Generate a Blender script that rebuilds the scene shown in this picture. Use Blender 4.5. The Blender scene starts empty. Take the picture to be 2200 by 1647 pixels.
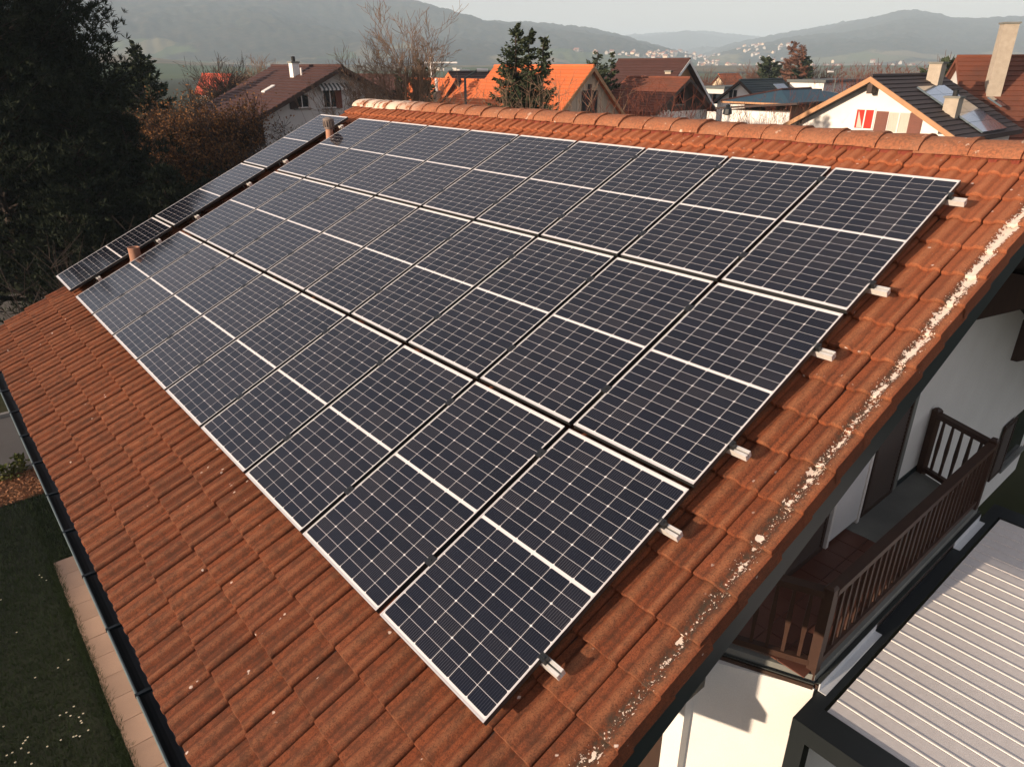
import bpy, math, random
import numpy as np
from mathutils import Vector, Matrix

# ------------------------------------------------------------------ camera, sky, sun, exposure
scene = bpy.context.scene
col = scene.collection
GZ = 5.25                       # height of the roof frame's origin above the ground
CAM = Vector((-1.56127, -2.05848, 3.11099 + GZ))
RW = ((0.7596, -0.6504, -0.0011), (-0.2701, -0.3138, -0.9103), (0.5917, 0.6917, -0.4140))
FOC = 1501.75
cam_d = bpy.data.cameras.new('camera'); cam = bpy.data.objects.new('camera', cam_d); col.objects.link(cam)
cam_d.sensor_width = 36.0; cam_d.lens = 36.0 * FOC / 2200.0
cam_d.clip_start = 0.05; cam_d.clip_end = 40000.0
_r, _d, _f = Vector(RW[0]).normalized(), Vector(RW[1]), Vector(RW[2]).normalized()
_u = _r.cross(_f).normalized(); _r = _f.cross(_u).normalized()
cam.matrix_world = Matrix(((_r.x, _u.x, -_f.x, CAM.x), (_r.y, _u.y, -_f.y, CAM.y), (_r.z, _u.z, -_f.z, CAM.z), (0, 0, 0, 1)))
scene.camera = cam

SUN_AZ, SUN_EL = math.radians(173.0), math.radians(11.0)     # direction towards the sun, azimuth from +X
world = bpy.data.worlds.new('World'); scene.world = world; world.use_nodes = True
wn = world.node_tree.nodes; wl = world.node_tree.links
bg = wn['Background']
sky = wn.new('ShaderNodeTexSky'); sky.sky_type = 'NISHITA'; sky.sun_disc = False
sky.sun_elevation = SUN_EL
sky.sun_rotation = math.atan2(math.cos(SUN_AZ), math.sin(SUN_AZ))
sky.altitude = 450; sky.air_density = 1.0; sky.dust_density = 2.2; sky.ozone_density = 1.0
tint = wn.new('ShaderNodeMix'); tint.data_type = 'RGBA'; tint.blend_type = 'MULTIPLY'; tint.inputs[0].default_value = 1.0; tint.inputs[7].default_value = (1.0, 0.86, 0.92, 1)   # the thin warm veil of a hazy winter sky
wl.new(sky.outputs[0], tint.inputs[6]); veil = wn.new('ShaderNodeMix'); veil.data_type = 'RGBA'; veil.inputs[0].default_value = 0.50; veil.inputs[7].default_value = (2.85, 2.60, 2.62, 1)   # even high haze over the whole sky
wl.new(tint.outputs[2], veil.inputs[6]); wl.new(veil.outputs[2], bg.inputs[0]); bg.inputs[1].default_value = 0.12
sun_d = bpy.data.lights.new('sun', 'SUN'); sun = bpy.data.objects.new('sun', sun_d); col.objects.link(sun)
sun_d.energy = 5.0; sun_d.angle = math.radians(0.6); sun_d.color = (1.0, 0.80, 0.62)
_s = Vector((math.cos(SUN_AZ) * math.cos(SUN_EL), math.sin(SUN_AZ) * math.cos(SUN_EL), math.sin(SUN_EL)))
sun.rotation_euler = _s.to_track_quat('Z', 'Y').to_euler(); sun.location = (-30, 5, 40)
scene.view_settings.view_transform = 'Standard'; scene.view_settings.look = 'None'
scene.view_settings.gamma = 1.0; scene.view_settings.exposure = 0.95
scene.view_settings.use_curve_mapping = False
scene.render.engine = 'CYCLES'
cy = scene.cycles
cy.max_bounces = 6; cy.diffuse_bounces = 3; cy.glossy_bounces = 3; cy.transparent_max_bounces = 8; cy.volume_bounces = 3
cy.use_denoising = True; cy.caustics_reflective = False; cy.caustics_refractive = False
rnd = random.Random(7); R = math.radians

# ------------------------------------------------------------------ helpers
def pray(px, py):
    a = (px - 1100) / FOC; b = (py - 823.5) / FOC
    return (Vector(RW[0]) * a + Vector(RW[1]) * b + Vector(RW[2])).normalized()
def at_y(px, py, Y):
    d = pray(px, py); return CAM + d * ((Y - CAM.y) / d.y)
def at_x(px, py, X):
    d = pray(px, py); return CAM + d * ((X - CAM.x) / d.x)
def at_z(px, py, Z=0.0):
    d = pray(px, py); return CAM + d * ((Z - CAM.z) / d.z)
def at_d(px, py, dist):
    d = pray(px, py); return CAM + d * (dist / math.hypot(d.x, d.y))
def at_plane(px, py, p0, n):
    d = pray(px, py); return CAM + d * ((Vector(p0) - CAM).dot(n) / d.dot(n))

class MB:
    def __init__(s): s.v = []; s.f = []; s.m = []
    def poly(s, pts, m=0):
        b = len(s.v); s.v += [tuple(p) for p in pts]; s.f.append(tuple(range(b, b + len(pts)))); s.m.append(m)
    def box(s, x0, y0, z0, x1, y1, z1, m=0, T=None):
        P = [Vector(p) for p in ((x0,y0,z0),(x1,y0,z0),(x1,y1,z0),(x0,y1,z0),(x0,y0,z1),(x1,y0,z1),(x1,y1,z1),(x0,y1,z1))]
        if T is not None: P = [T @ p for p in P]
        b = len(s.v); s.v += [tuple(p) for p in P]
        for q in ((3,2,1,0),(4,5,6,7),(0,1,5,4),(1,2,6,5),(2,3,7,6),(3,0,4,7)):
            s.f.append(tuple(b + i for i in q)); s.m.append(m)
    def prism(s, pts, vec, m=0, caps=True):
        n = len(pts); vec = Vector(vec); b = len(s.v)
        s.v += [tuple(p) for p in pts] + [tuple(Vector(p) + vec) for p in pts]
        for i in range(n):
            j = (i + 1) % n; s.f.append((b+i, b+j, b+n+j, b+n+i)); s.m.append(m)
        if caps:
            s.f.append(tuple(b + i for i in reversed(range(n)))); s.m.append(m)
            s.f.append(tuple(b + n + i for i in range(n))); s.m.append(m)
    def tube(s, p0, p1, r0, r1=None, n=8, m=0, caps=True):
        r1 = r0 if r1 is None else r1
        p0 = Vector(p0); p1 = Vector(p1); d = (p1 - p0).normalized()
        a = d.orthogonal().normalized(); c = d.cross(a); b = len(s.v)
        for p, r in ((p0, r0), (p1, r1)):
            for i in range(n):
                t = 2 * math.pi * i / n; s.v.append(tuple(p + a * (r * math.cos(t)) + c * (r * math.sin(t))))
        for i in range(n):
            j = (i + 1) % n; s.f.append((b+i, b+j, b+n+j, b+n+i)); s.m.append(m)
        if caps:
            s.f.append(tuple(b + i for i in reversed(range(n)))); s.m.append(m)
            s.f.append(tuple(b + n + i for i in range(n))); s.m.append(m)
    def lathe(s, c, prof, n=16, m=0):
        c = Vector(c); b = len(s.v)
        for r, z in prof:
            for i in range(n):
                t = 2 * math.pi * i / n; s.v.append((c.x + r * math.cos(t), c.y + r * math.sin(t), c.z + z))
        for k in range(len(prof) - 1):
            for i in range(n):
                j = (i + 1) % n; s.f.append((b+k*n+i, b+k*n+j, b+(k+1)*n+j, b+(k+1)*n+i)); s.m.append(m)
    def mesh(s, name, mats, smooth=False):
        me = bpy.data.meshes.new(name); me.from_pydata(s.v, [], s.f)
        for mt in (mats if isinstance(mats, (list, tuple)) else [mats]): me.materials.append(mt)
        if any(s.m): me.polygons.foreach_set('material_index', s.m)
        if smooth: me.polygons.foreach_set('use_smooth', [True] * len(s.f))
        me.update()
        if smooth: me.set_sharp_from_angle(angle=math.radians(48))
        return me
    def build(s, name, mats, parent=None, smooth=False): return obj(name, s.mesh(name, mats, smooth), parent)

def wm(o):
    m = o.matrix_basis.copy()
    return m if o.parent is None else wm(o.parent) @ o.matrix_parent_inverse @ m
def obj(name, me, parent=None, M=None):
    o = bpy.data.objects.new(name, me); col.objects.link(o)
    if M is not None: o.matrix_basis = M
    if parent is not None:
        o.parent = parent; o.matrix_parent_inverse = wm(parent).inverted()
    return o
def tag(o, label=None, cat=None, group=None, kind=None):
    if label: o['label'] = label
    if cat: o['category'] = cat
    if group: o['group'] = group
    if kind: o['kind'] = kind
    return o
def thing(name, label, cat, loc=(0, 0, 0), rot=(0, 0, 0), group=None):
    o = bpy.data.objects.new(name, None); o.empty_display_size = 0.2; col.objects.link(o)
    o.location = loc; o.rotation_euler = rot
    return tag(o, label, cat, group)
def local(name, me, parent, M=None):
    """a child whose transform is given in its parent's own frame"""
    o = bpy.data.objects.new(name, me); col.objects.link(o); o.parent = parent
    if M is not None: o.matrix_basis = M
    return o
def copy_tree(o, parent=None):
    c = o.copy(); col.objects.link(c); c.parent = parent
    if parent is not None: c.matrix_parent_inverse = o.matrix_parent_inverse
    for ch in [x for x in o.children]: copy_tree(ch, c)
    return c
def np_mesh(name, verts, faces, mats, smooth=False, midx=None):
    """verts (N,3), faces (F,k) numpy"""
    me = bpy.data.meshes.new(name); F, k = faces.shape
    me.vertices.add(len(verts)); me.vertices.foreach_set('co', verts.astype(np.float32).ravel())
    me.loops.add(F * k); me.loops.foreach_set('vertex_index', faces.astype(np.int32).ravel())
    me.polygons.add(F); me.polygons.foreach_set('loop_start', np.arange(F, dtype=np.int32) * k)
    for mt in (mats if isinstance(mats, (list, tuple)) else [mats]): me.materials.append(mt)
    if midx is not None: me.polygons.foreach_set('material_index', midx.astype(np.int32))
    if smooth: me.polygons.foreach_set('use_smooth', np.ones(F, dtype=bool))
    me.update(calc_edges=True); me.validate(); return me

# ------------------------------------------------------------------ materials
class NT:
    def __init__(s, name):
        s.mat = bpy.data.materials.new(name); s.mat.use_nodes = True
        s.n = s.mat.node_tree.nodes; s.l = s.mat.node_tree.links; s.bsdf = s.n['Principled BSDF']
    def new(s, t, **k):
        n = s.n.new(t)
        for a, b in k.items(): setattr(n, a, b)
        return n
    def lk(s, a, b): s.l.new(a, b)
    def val(s, sock, v):
        if hasattr(v, 'is_output'): s.l.new(v, sock)
        else: sock.default_value = v
    def noise(s, vec, scale, detail=4, rough=0.55, dist=0.0):
        n = s.new('ShaderNodeTexNoise'); n.inputs['Scale'].default_value = scale; n.inputs['Detail'].default_value = detail
        n.inputs['Roughness'].default_value = rough; n.inputs['Distortion'].default_value = dist
        if vec is not None: s.lk(vec, n.inputs['Vector'])
        return n.outputs['Fac']
    def voro(s, vec, scale, feature='F1', out='Distance'):
        n = s.new('ShaderNodeTexVoronoi'); n.feature = feature; n.inputs['Scale'].default_value = scale
        if vec is not None: s.lk(vec, n.inputs['Vector'])
        return n.outputs[out]
    def ramp(s, fac, stops):
        n = s.new('ShaderNodeValToRGB'); e = n.color_ramp.elements
        while len(e) < len(stops): e.new(0.5)
        for el, (p, c) in zip(e, stops): el.position = p; el.color = (c if len(c) == 4 else (*c, 1)) if hasattr(c, '__len__') else (c, c, c, 1)
        s.lk(fac, n.inputs[0]); return n.outputs[0]
    def mix(s, fac, a, b, mode='MIX'):
        n = s.new('ShaderNodeMix'); n.data_type = 'RGBA'; n.blend_type = mode
        s.val(n.inputs[0], fac)
        for k, v in ((6, a), (7, b)): s.val(n.inputs[k], v if hasattr(v, 'is_output') else (*v, 1))
        return n.outputs[2]
    def math(s, op, a, b=0.0, c=None):
        n = s.new('ShaderNodeMath'); n.operation = op; s.val(n.inputs[0], a); s.val(n.inputs[1], b)
        if c is not None: s.val(n.inputs[2], c)
        return n.outputs[0]
    def map(s, vec, scale=(1, 1, 1), loc=(0, 0, 0), rot=(0, 0, 0)):
        n = s.new('ShaderNodeMapping'); n.inputs['Scale'].default_value = scale; n.inputs['Location'].default_value = loc; n.inputs['Rotation'].default_value = rot
        s.lk(vec, n.inputs['Vector']); return n.outputs[0]
    def bump(s, h, strength=0.3, dist=0.01):
        n = s.new('ShaderNodeBump'); n.inputs['Strength'].default_value = strength; n.inputs['Distance'].default_value = dist
        s.lk(h, n.inputs['Height']); s.lk(n.outputs[0], s.bsdf.inputs['Normal']); return n
    def pos(s): return s.new('ShaderNodeNewGeometry').outputs['Position']
    def oco(s): return s.new('ShaderNodeTexCoord').outputs['Object']
    def rand(s): return s.new('ShaderNodeObjectInfo').outputs['Random']
    def shifted(s):
        """object coordinates moved by a random amount for each object, so that copies differ"""
        r = s.rand(); k = s.math('MULTIPLY', r, 57.0)
        c = s.new('ShaderNodeCombineXYZ')
        for i in range(3): s.lk(k, c.inputs[i])
        a = s.new('ShaderNodeVectorMath'); a.operation = 'ADD'; s.lk(s.oco(), a.inputs[0]); s.lk(c.outputs[0], a.inputs[1])
        return a.outputs[0]
    def set(s, base=None, rough=None, metal=None, spec=None, coat=None, coat_rough=None, sheen=None):
        b = s.bsdf.inputs
        if base is not None: s.val(b['Base Color'], base if hasattr(base, 'is_output') else (*base, 1))
        if rough is not None: s.val(b['Roughness'], rough)
        if metal is not None: b['Metallic'].default_value = metal
        if spec is not None: b['Specular IOR Level'].default_value = spec
        if coat is not None: b['Coat Weight'].default_value = coat
        if coat_rough is not None: b['Coat Roughness'].default_value = coat_rough
        return s.mat

def plain(name, c1, c2=None, scale=3.0, rough=0.8, bump=0.0, fine=60.0, metal=0.0, spec=0.4, use_pos=True, vary=0.0, stretch=(1, 1, 1)):
    t = NT(name); vec = t.pos() if use_pos else t.shifted()
    if stretch != (1, 1, 1): vec = t.map(vec, stretch)
    c2 = c2 or tuple(x * 0.75 for x in c1)
    f = t.ramp(t.noise(vec, scale, 5), [(0.3, 0.0), (0.7, 1.0)])
    c = t.mix(f, c1, c2)
    g = t.noise(vec, fine, 3)
    c = t.mix(0.35, c, t.mix(g, tuple(x * 0.6 for x in c1), tuple(min(1, x * 1.35) for x in c1)))
    if vary: c = t.mix(t.math('MULTIPLY', t.rand(), vary), c, tuple(x * 0.45 for x in c1))
    if bump: t.bump(g, bump, 0.01)
    return t.set(c, rough, metal, spec)
# ---- material library
def tile_material(name, verge=False, ridge=False):
    t = NT(name); v = t.shifted(); p = t.pos()
    sx = t.new('ShaderNodeSeparateXYZ'); t.lk(p, sx.inputs[0]); X, Y = sx.outputs[0], sx.outputs[1]
    y = t.math('MULTIPLY', t.math('FRACT', t.math('DIVIDE', t.math('ADD', Y, 0.585 + 0.3045 * 40), 0.3045)), 0.3045)
    wob = t.math('MULTIPLY', t.math('SUBTRACT', t.noise(v, 18, 4, 0.7), 0.5), 0.030)
    yw = t.math('ADD', y, wob)
    rn = t.rand()
    base = t.ramp(rn, [(0.0, (0.215, 0.058, 0.022)), (0.25, (0.315, 0.082, 0.029)), (0.5, (0.365, 0.098, 0.034)), (0.75, (0.330, 0.096, 0.040)), (1.0, (0.430, 0.130, 0.050))])
    grain = t.noise(v, 115, 5, 0.8); mid = t.noise(v, 34, 5, 0.7); blot = t.noise(v, 9, 4, 0.65)
    c = base
    # weathered crests, bare of glaze; red troughs; moss along the flanks of the rolls
    def near(center, half): return t.math('MAXIMUM', t.math('SUBTRACT', 1.0, t.math('DIVIDE', t.math('ABSOLUTE', t.math('SUBTRACT', yw, center)), half)), 0.0)
    crest = t.math('MAXIMUM', near(0.036, 0.036), near(0.180, 0.050))
    flank = t.math('MAXIMUM', t.math('MAXIMUM', near(0.236, 0.034), near(0.082, 0.026)), near(0.128, 0.020))
    if not ridge:
        c = t.mix(t.ramp(t.math('MULTIPLY', crest, t.math('ADD', 0.45, mid)), [(0.15, 0.0), (0.75, 0.72)]), c, (0.430, 0.185, 0.088))
        fm = t.ramp(t.math('MULTIPLY', flank, t.math('ADD', blot, t.math('MULTIPLY', mid, 0.7))), [(0.34, 0.0), (0.95, 0.85)])
        c = t.mix(fm, c, (0.095, 0.036, 0.020))
    streak = t.noise(t.map(v, (6, 30, 6)), 1.0, 5, 0.65)
    c = t.mix(t.ramp(streak, [(0.45, 0.0), (0.78, 0.6)]), c, (0.150, 0.050, 0.026))
    c = t.mix(t.ramp(grain, [(0.36, 0.9), (0.52, 0.0)]), c, (0.070, 0.026, 0.016))
    c = t.mix(t.ramp(grain, [(0.55, 0.0), (0.74, 0.75)]), c, (0.46, 0.185, 0.090))
    # black algae, stronger towards the eaves
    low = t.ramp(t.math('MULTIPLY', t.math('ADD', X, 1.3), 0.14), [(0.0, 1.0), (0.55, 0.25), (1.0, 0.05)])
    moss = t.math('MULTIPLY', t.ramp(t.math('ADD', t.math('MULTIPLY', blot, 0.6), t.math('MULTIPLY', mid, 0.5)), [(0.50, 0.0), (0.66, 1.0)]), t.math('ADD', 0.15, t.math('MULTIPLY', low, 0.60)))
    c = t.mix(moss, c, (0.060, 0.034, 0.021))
    # tiles turn paler towards the ridge
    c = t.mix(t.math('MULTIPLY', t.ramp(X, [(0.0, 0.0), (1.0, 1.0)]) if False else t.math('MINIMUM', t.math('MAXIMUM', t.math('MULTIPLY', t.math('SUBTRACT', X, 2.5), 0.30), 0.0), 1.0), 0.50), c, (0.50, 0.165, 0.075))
    c = t.mix(t.math('MULTIPLY', low, 0.45), c, (0.105, 0.038, 0.020))  # darker overall towards the eaves
    c = t.mix(1.0, c, (0.88, 0.86, 0.84), 'MULTIPLY')
    # scattered pale lichen rosettes, on few tiles
    sp = t.voro(v, 12.0)
    few = t.ramp(t.noise(v, 3.1, 2), [(0.575, 0.0), (0.63, 1.0)])
    lich = t.math('MULTIPLY', t.ramp(t.math('ADD', sp, t.math('MULTIPLY', t.noise(v, 70, 3), 0.30)), [(0.245, 1.0), (0.29, 0.0)]), few)
    c = t.mix(lich, c, (0.62, 0.50, 0.42))
    if verge:
        # the lichen that fills the trough beside the verge, specks below and whole crusts higher up
        oy = t.new('ShaderNodeSeparateXYZ'); t.lk(t.oco(), oy.inputs[0]); ly = oy.outputs[1]
        wb = t.math('MULTIPLY', t.math('SUBTRACT', t.noise(p, 7, 4, 0.7), 0.5), 0.07)
        dist = t.math('ABSOLUTE', t.math('SUBTRACT', t.math('ADD', ly, wb), 0.098))
        band = t.math('MAXIMUM', t.math('SUBTRACT', 1.0, t.math('DIVIDE', dist, 0.062)), 0.0)
        up = t.math('MINIMUM', t.math('MAXIMUM', t.math('MULTIPLY', t.math('SUBTRACT', X, 1.9), 0.42), 0.0), 1.0)
        speck = t.noise(p, 62, 3, 0.6); patch = t.noise(p, 3.7, 3, 0.6)
        thr = t.math('SUBTRACT', t.math('SUBTRACT', 0.83, t.math('MULTIPLY', band, t.math('ADD', 0.13, t.math('MULTIPLY', up, 0.17)))), t.math('MULTIPLY', patch, 0.24))
        m = t.math('MULTIPLY', t.math('GREATER_THAN', speck, thr), t.math('GREATER_THAN', band, 0.03))
        solid = t.math('GREATER_THAN', t.math('ADD', t.math('ADD', t.math('MULTIPLY', band, 0.36), t.noise(p, 17, 5, 0.72)), t.math('ADD', t.math('MULTIPLY', patch, 0.55), t.math('MULTIPLY', up, 0.19))), 1.20)
        m = t.math('MAXIMUM', m, t.math('MULTIPLY', solid, t.math('GREATER_THAN', band, 0.12)))
        dk = t.math('MULTIPLY', t.ramp(band, [(0.0, 0.0), (0.5, 0.9)]), t.ramp(t.noise(p, 30, 4, 0.7), [(0.36, 0.0), (0.58, 1.0)]))
        c = t.mix(dk, c, (0.060, 0.044, 0.030))
        ros = t.math('MULTIPLY', t.math('LESS_THAN', t.math('ADD', t.voro(p, 6.5), t.math('MULTIPLY', t.math('SUBTRACT', t.noise(p, 40, 3), 0.5), 0.22)), 0.20), t.math('GREATER_THAN', t.math('ADD', band, t.math('MULTIPLY', t.noise(p, 2.3, 2), 0.6)), 0.62))
        m = t.math('MAXIMUM', m, ros)
        c = t.mix(m, c, t.mix(t.noise(p, 55, 2), (0.86, 0.72, 0.60), (0.60, 0.49, 0.40)))
    if ridge:
        c = t.mix(0.5, c, (0.42, 0.165, 0.080))
        c = t.mix(t.ramp(t.noise(p, 38, 4, 0.7), [(0.4, 0.7), (0.58, 0.0)]), c, (0.13, 0.065, 0.04))
        c = t.mix(t.ramp(t.noise(p, 2.2, 4, 0.7), [(0.4, 0.0), (0.7, 0.55)]), c, (0.33, 0.16, 0.088))
        c = t.mix(t.ramp(t.noise(p, 8.5, 6, 0.75), [(0.62, 0.0), (0.65, 1.0)]), c, (0.60, 0.46, 0.35))
        c = t.mix(t.math('MULTIPLY', t.ramp(t.math('ADD', Y, -8.6), [(0.0, 0.0), (1.0, 1.0)]), t.ramp(t.noise(p, 5.0, 5, 0.75), [(0.42, 0.0), (0.50, 1.0)])), c, (0.66, 0.52, 0.40))
    t.bump(t.math('ADD', grain, t.math('ADD', t.math('MULTIPLY', mid, 1.4), blot)), 0.75, 0.007)
    return t.set(c, 0.9, spec=0.2)
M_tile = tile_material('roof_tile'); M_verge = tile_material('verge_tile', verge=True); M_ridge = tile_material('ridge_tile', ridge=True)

def cell_material():
    t = NT('solar_cell'); o = t.oco(); r = t.rand()
    sx = t.new('ShaderNodeSeparateXYZ'); t.lk(o, sx.inputs[0])
    y = sx.outputs[1]
    fr = t.math('FRACT', t.math('MULTIPLY', y, 10.0 / 0.1652)); line = t.math('LESS_THAN', t.math('ABSOLUTE', t.math('SUBTRACT', fr, 0.5)), 0.10)
    base = t.ramp(r, [(0.0, (0.0030, 0.0042, 0.0095)), (0.5, (0.0042, 0.0058, 0.0130)), (1.0, (0.0070, 0.0072, 0.0125))])
    c = t.mix(t.math('MULTIPLY', line, t.math('ADD', 0.25, t.math('MULTIPLY', t.math('POWER', r, 3.0), 0.75))), base, (0.060, 0.058, 0.064))
    t.bsdf.inputs['Coat IOR'].default_value = 1.47
    dust = t.math('MULTIPLY', t.ramp(t.noise(t.pos(), 2.3, 6, 0.7), [(0.42, 0.0), (0.75, 1.0)]), 0.05)
    c = t.mix(dust, c, (0.10, 0.085, 0.075))
    t.lk(t.math('ADD', 0.035, t.math('MULTIPLY', t.noise(t.pos(), 1.3, 4), 0.09)), t.bsdf.inputs['Coat Roughness'])
    return t.set(c, 0.9, spec=0.0, coat=1.0)
M_cell = cell_material()
def sheet_material():
    t = NT('backsheet'); v = t.pos(); c = t.mix(t.noise(v, 4, 3), (0.74, 0.71, 0.69), (0.66, 0.62, 0.60))
    t.bsdf.inputs['Coat IOR'].default_value = 1.36
    return t.set(c, 0.7, spec=0.1, coat=1.0, coat_rough=0.05)
M_sheet = sheet_material()
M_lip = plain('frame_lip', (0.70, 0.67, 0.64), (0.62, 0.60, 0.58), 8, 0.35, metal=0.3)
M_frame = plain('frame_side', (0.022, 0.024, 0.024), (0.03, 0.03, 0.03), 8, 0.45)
M_alu = plain('aluminium', (0.76, 0.72, 0.66), (0.66, 0.63, 0.58), 9, 0.42, metal=0.35)
M_clamp = plain('dark_clamp', (0.012, 0.014, 0.015), (0.02, 0.02, 0.022), 20, 0.4)
M_cable = plain('black_cable', (0.02, 0.018, 0.017), (0.03, 0.025, 0.022), 20, 0.6)
M_clay = plain('clay_pipe', (0.42, 0.22, 0.14), (0.30, 0.15, 0.10), 6, 0.85, 0.2)
M_pipe = plain('grey_vent', (0.25, 0.20, 0.17), (0.14, 0.11, 0.09), 7, 0.8, 0.2)
M_white = plain('white_render', (0.80, 0.76, 0.70), (0.70, 0.655, 0.60), 1.1, 0.9, 0.25, 90)
M_grey_render = plain('grey_render', (0.62, 0.60, 0.56), (0.50, 0.48, 0.45), 0.6, 0.9, 0.15, 60)
M_darkwood = plain('dark_wood', (0.050, 0.026, 0.016), (0.028, 0.016, 0.012), 6, 0.6, 0.2, 70, stretch=(4, 4, 0.6))
M_railwood = plain('rail_wood', (0.060, 0.028, 0.017), (0.036, 0.018, 0.012), 7, 0.5, 0.2, 70, use_pos=False, vary=0.4)
M_deck = plain('roof_deck', (0.045, 0.035, 0.03), (0.03, 0.022, 0.02), 5, 0.8)
M_barge = plain('barge_board', (0.012, 0.020, 0.021), (0.018, 0.026, 0.027), 5, 0.5)
M_gutter = plain('gutter_metal', (0.006, 0.012, 0.016), (0.010, 0.017, 0.022), 4, 0.5, metal=0.2)
M_gutter_edge = plain('gutter_rim', (0.13, 0.17, 0.17), (0.09, 0.12, 0.12), 6, 0.4, metal=0.3)
M_concrete = plain('concrete', (0.20, 0.20, 0.175), (0.13, 0.13, 0.115), 2.2, 0.9, 0.25, 50)
M_flash = plain('zinc_flashing', (0.050, 0.056, 0.052), (0.032, 0.036, 0.034), 5, 0.5)
M_floor = plain('balcony_tile', (0.155, 0.062, 0.040), (0.105, 0.042, 0.03), 5, 0.45, use_pos=False, vary=0.3)
M_grout = plain('grout', (0.16, 0.11, 0.085), None, 8, 0.9)
M_slab = plain('paving', (0.33, 0.225, 0.165), (0.26, 0.175, 0.13), 2.0, 0.9, 0.3, 80, use_pos=False, vary=0.25)
M_joint = plain('soil', (0.035, 0.028, 0.018), (0.02, 0.024, 0.012), 8, 0.95)
M_black = plain('black_steel', (0.010, 0.013, 0.014), (0.014, 0.017, 0.018), 4, 0.45)
M_slat = plain('pergola_slat', (0.76, 0.70, 0.65), (0.72, 0.665, 0.615), 1.3, 0.5, fine=14)
M_plaster_in = plain('white_leaf', (0.62, 0.60, 0.585), (0.56, 0.545, 0.53), 2, 0.6)
M_glass = NT('window_glass').set((0.012, 0.016, 0.020), 0.06, spec=0.6)
M_framew = plain('window_white', (0.72, 0.68, 0.63), (0.64, 0.60, 0.56), 4, 0.5)
M_fringe = plain('ridge_roll', (0.26, 0.055, 0.03), (0.17, 0.04, 0.025), 30, 0.7, 0.4)

# ------------------------------------------------------------------ ground and hills: one sheet to the horizon
RIDGES = [   # (distance, foot distance, [(photo column, row of the skyline)], tree roughness)
    (1050, 480, [(-900, 116), (-300, 112), (0, 112), (160, 112), (280, 120), (420, 134), (560, 141), (3000, 141)], 5.0),
    (2700, 1250, [(-1500, -40), (-200, -40), (0, -38), (300, -34), (600, -28), (760, -20), (880, 2), (960, 26), (1040, 45), (1090, 50), (1130, 49), (1210, 55), (1290, 66), (1360, 84), (1440, 108), (1520, 128), (1620, 141), (3000, 141)], 9.0),
    (5600, 3200, [(1000, 120), (1180, 95), (1300, 80), (1390, 73), (1470, 67), (1540, 70), (1640, 82), (1760, 96), (2000, 110), (3000, 110)], 12.0),
    (3700, 1700, [(1300, 141), (1420, 139), (1500, 120), (1560, 97), (1620, 82), (1700, 67), (1780, 52), (1850, 40), (1905, 28), (1940, 25), (1985, 33), (2030, 43), (2080, 45), (2130, 40), (2200, 37), (2400, 22), (2700, 12), (3400, 30)], 9.0),
]
CAMH = CAM.z
def col_of_az(az):
    """photo column in which a level direction of azimuth az is seen"""
    x = math.cos(az); y = math.sin(az)
    a = RW[0][0]*x + RW[0][1]*y; c = RW[2][0]*x + RW[2][1]*y
    return 1100 + FOC * a / c if c > 0.12 else (1e4 if a > 0 else -1e4)
def ridge_heights(azs):
    out = []
    for D, foot, prof, rough in RIDGES:
        xs = [p[0] for p in prof]; ys = [p[1] for p in prof]
        hh = []
        for az in azs:
            c = col_of_az(az); yy = np.interp(c, xs, ys)
            d = pray(min(max(c, -2600), 4600), yy)
            hh.append(max(0.0, CAMH + D * d.z / math.hypot(d.x, d.y)))
        out.append(np.array(hh))
    return out
def vnoise(x, y, seed):
    r = np.random.RandomState(seed); P = r.rand(256, 256)
    xi = np.floor(x).astype(int); yi = np.floor(y).astype(int); fx = x - xi; fy = y - yi
    fx = fx*fx*(3-2*fx); fy = fy*fy*(3-2*fy)
    g = lambda a, b: P[a % 256, b % 256]
    return (g(xi, yi)*(1-fx)+g(xi+1, yi)*fx)*(1-fy)+(g(xi, yi+1)*(1-fx)+g(xi+1, yi+1)*fx)*fy
def terrain_h(X, Y, az_tab=None):
    dx = X - CAM.x; dy = Y - CAM.y; d = np.hypot(dx, dy); az = np.arctan2(dy, dx)
    h = np.zeros_like(d)
    for (D, foot, prof, rough), tab in zip(RIDGES, AZH):
        R_ = np.interp(az, AZS, tab)
        t = np.clip((d - foot) / (D - foot), 0, 1); up = t*t*(3-2*t) * 0.55 + t * 0.45
        dn = np.clip(1 - (d - D) / (D * 0.55), 0.25, 1)
        n = (vnoise(X/330+11, Y/330+5, 3) - 0.5) * 0.34 * up * (1 - up) * 4
        n2 = (vnoise(X/13, Y/13, 4) + vnoise(X/34, Y/34, 5) - 1.0) * rough * np.clip(t * 3, 0, 1) * np.clip(R_ / 60, 0, 1)
        h = np.maximum(h, np.where(d < D, R_ * np.clip(up + n, 0, 1), R_ * dn) + n2 * (R_ > 4))
    return h
AZS = np.linspace(-math.pi, math.pi, 1441)
AZH = ridge_heights(AZS)
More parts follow.
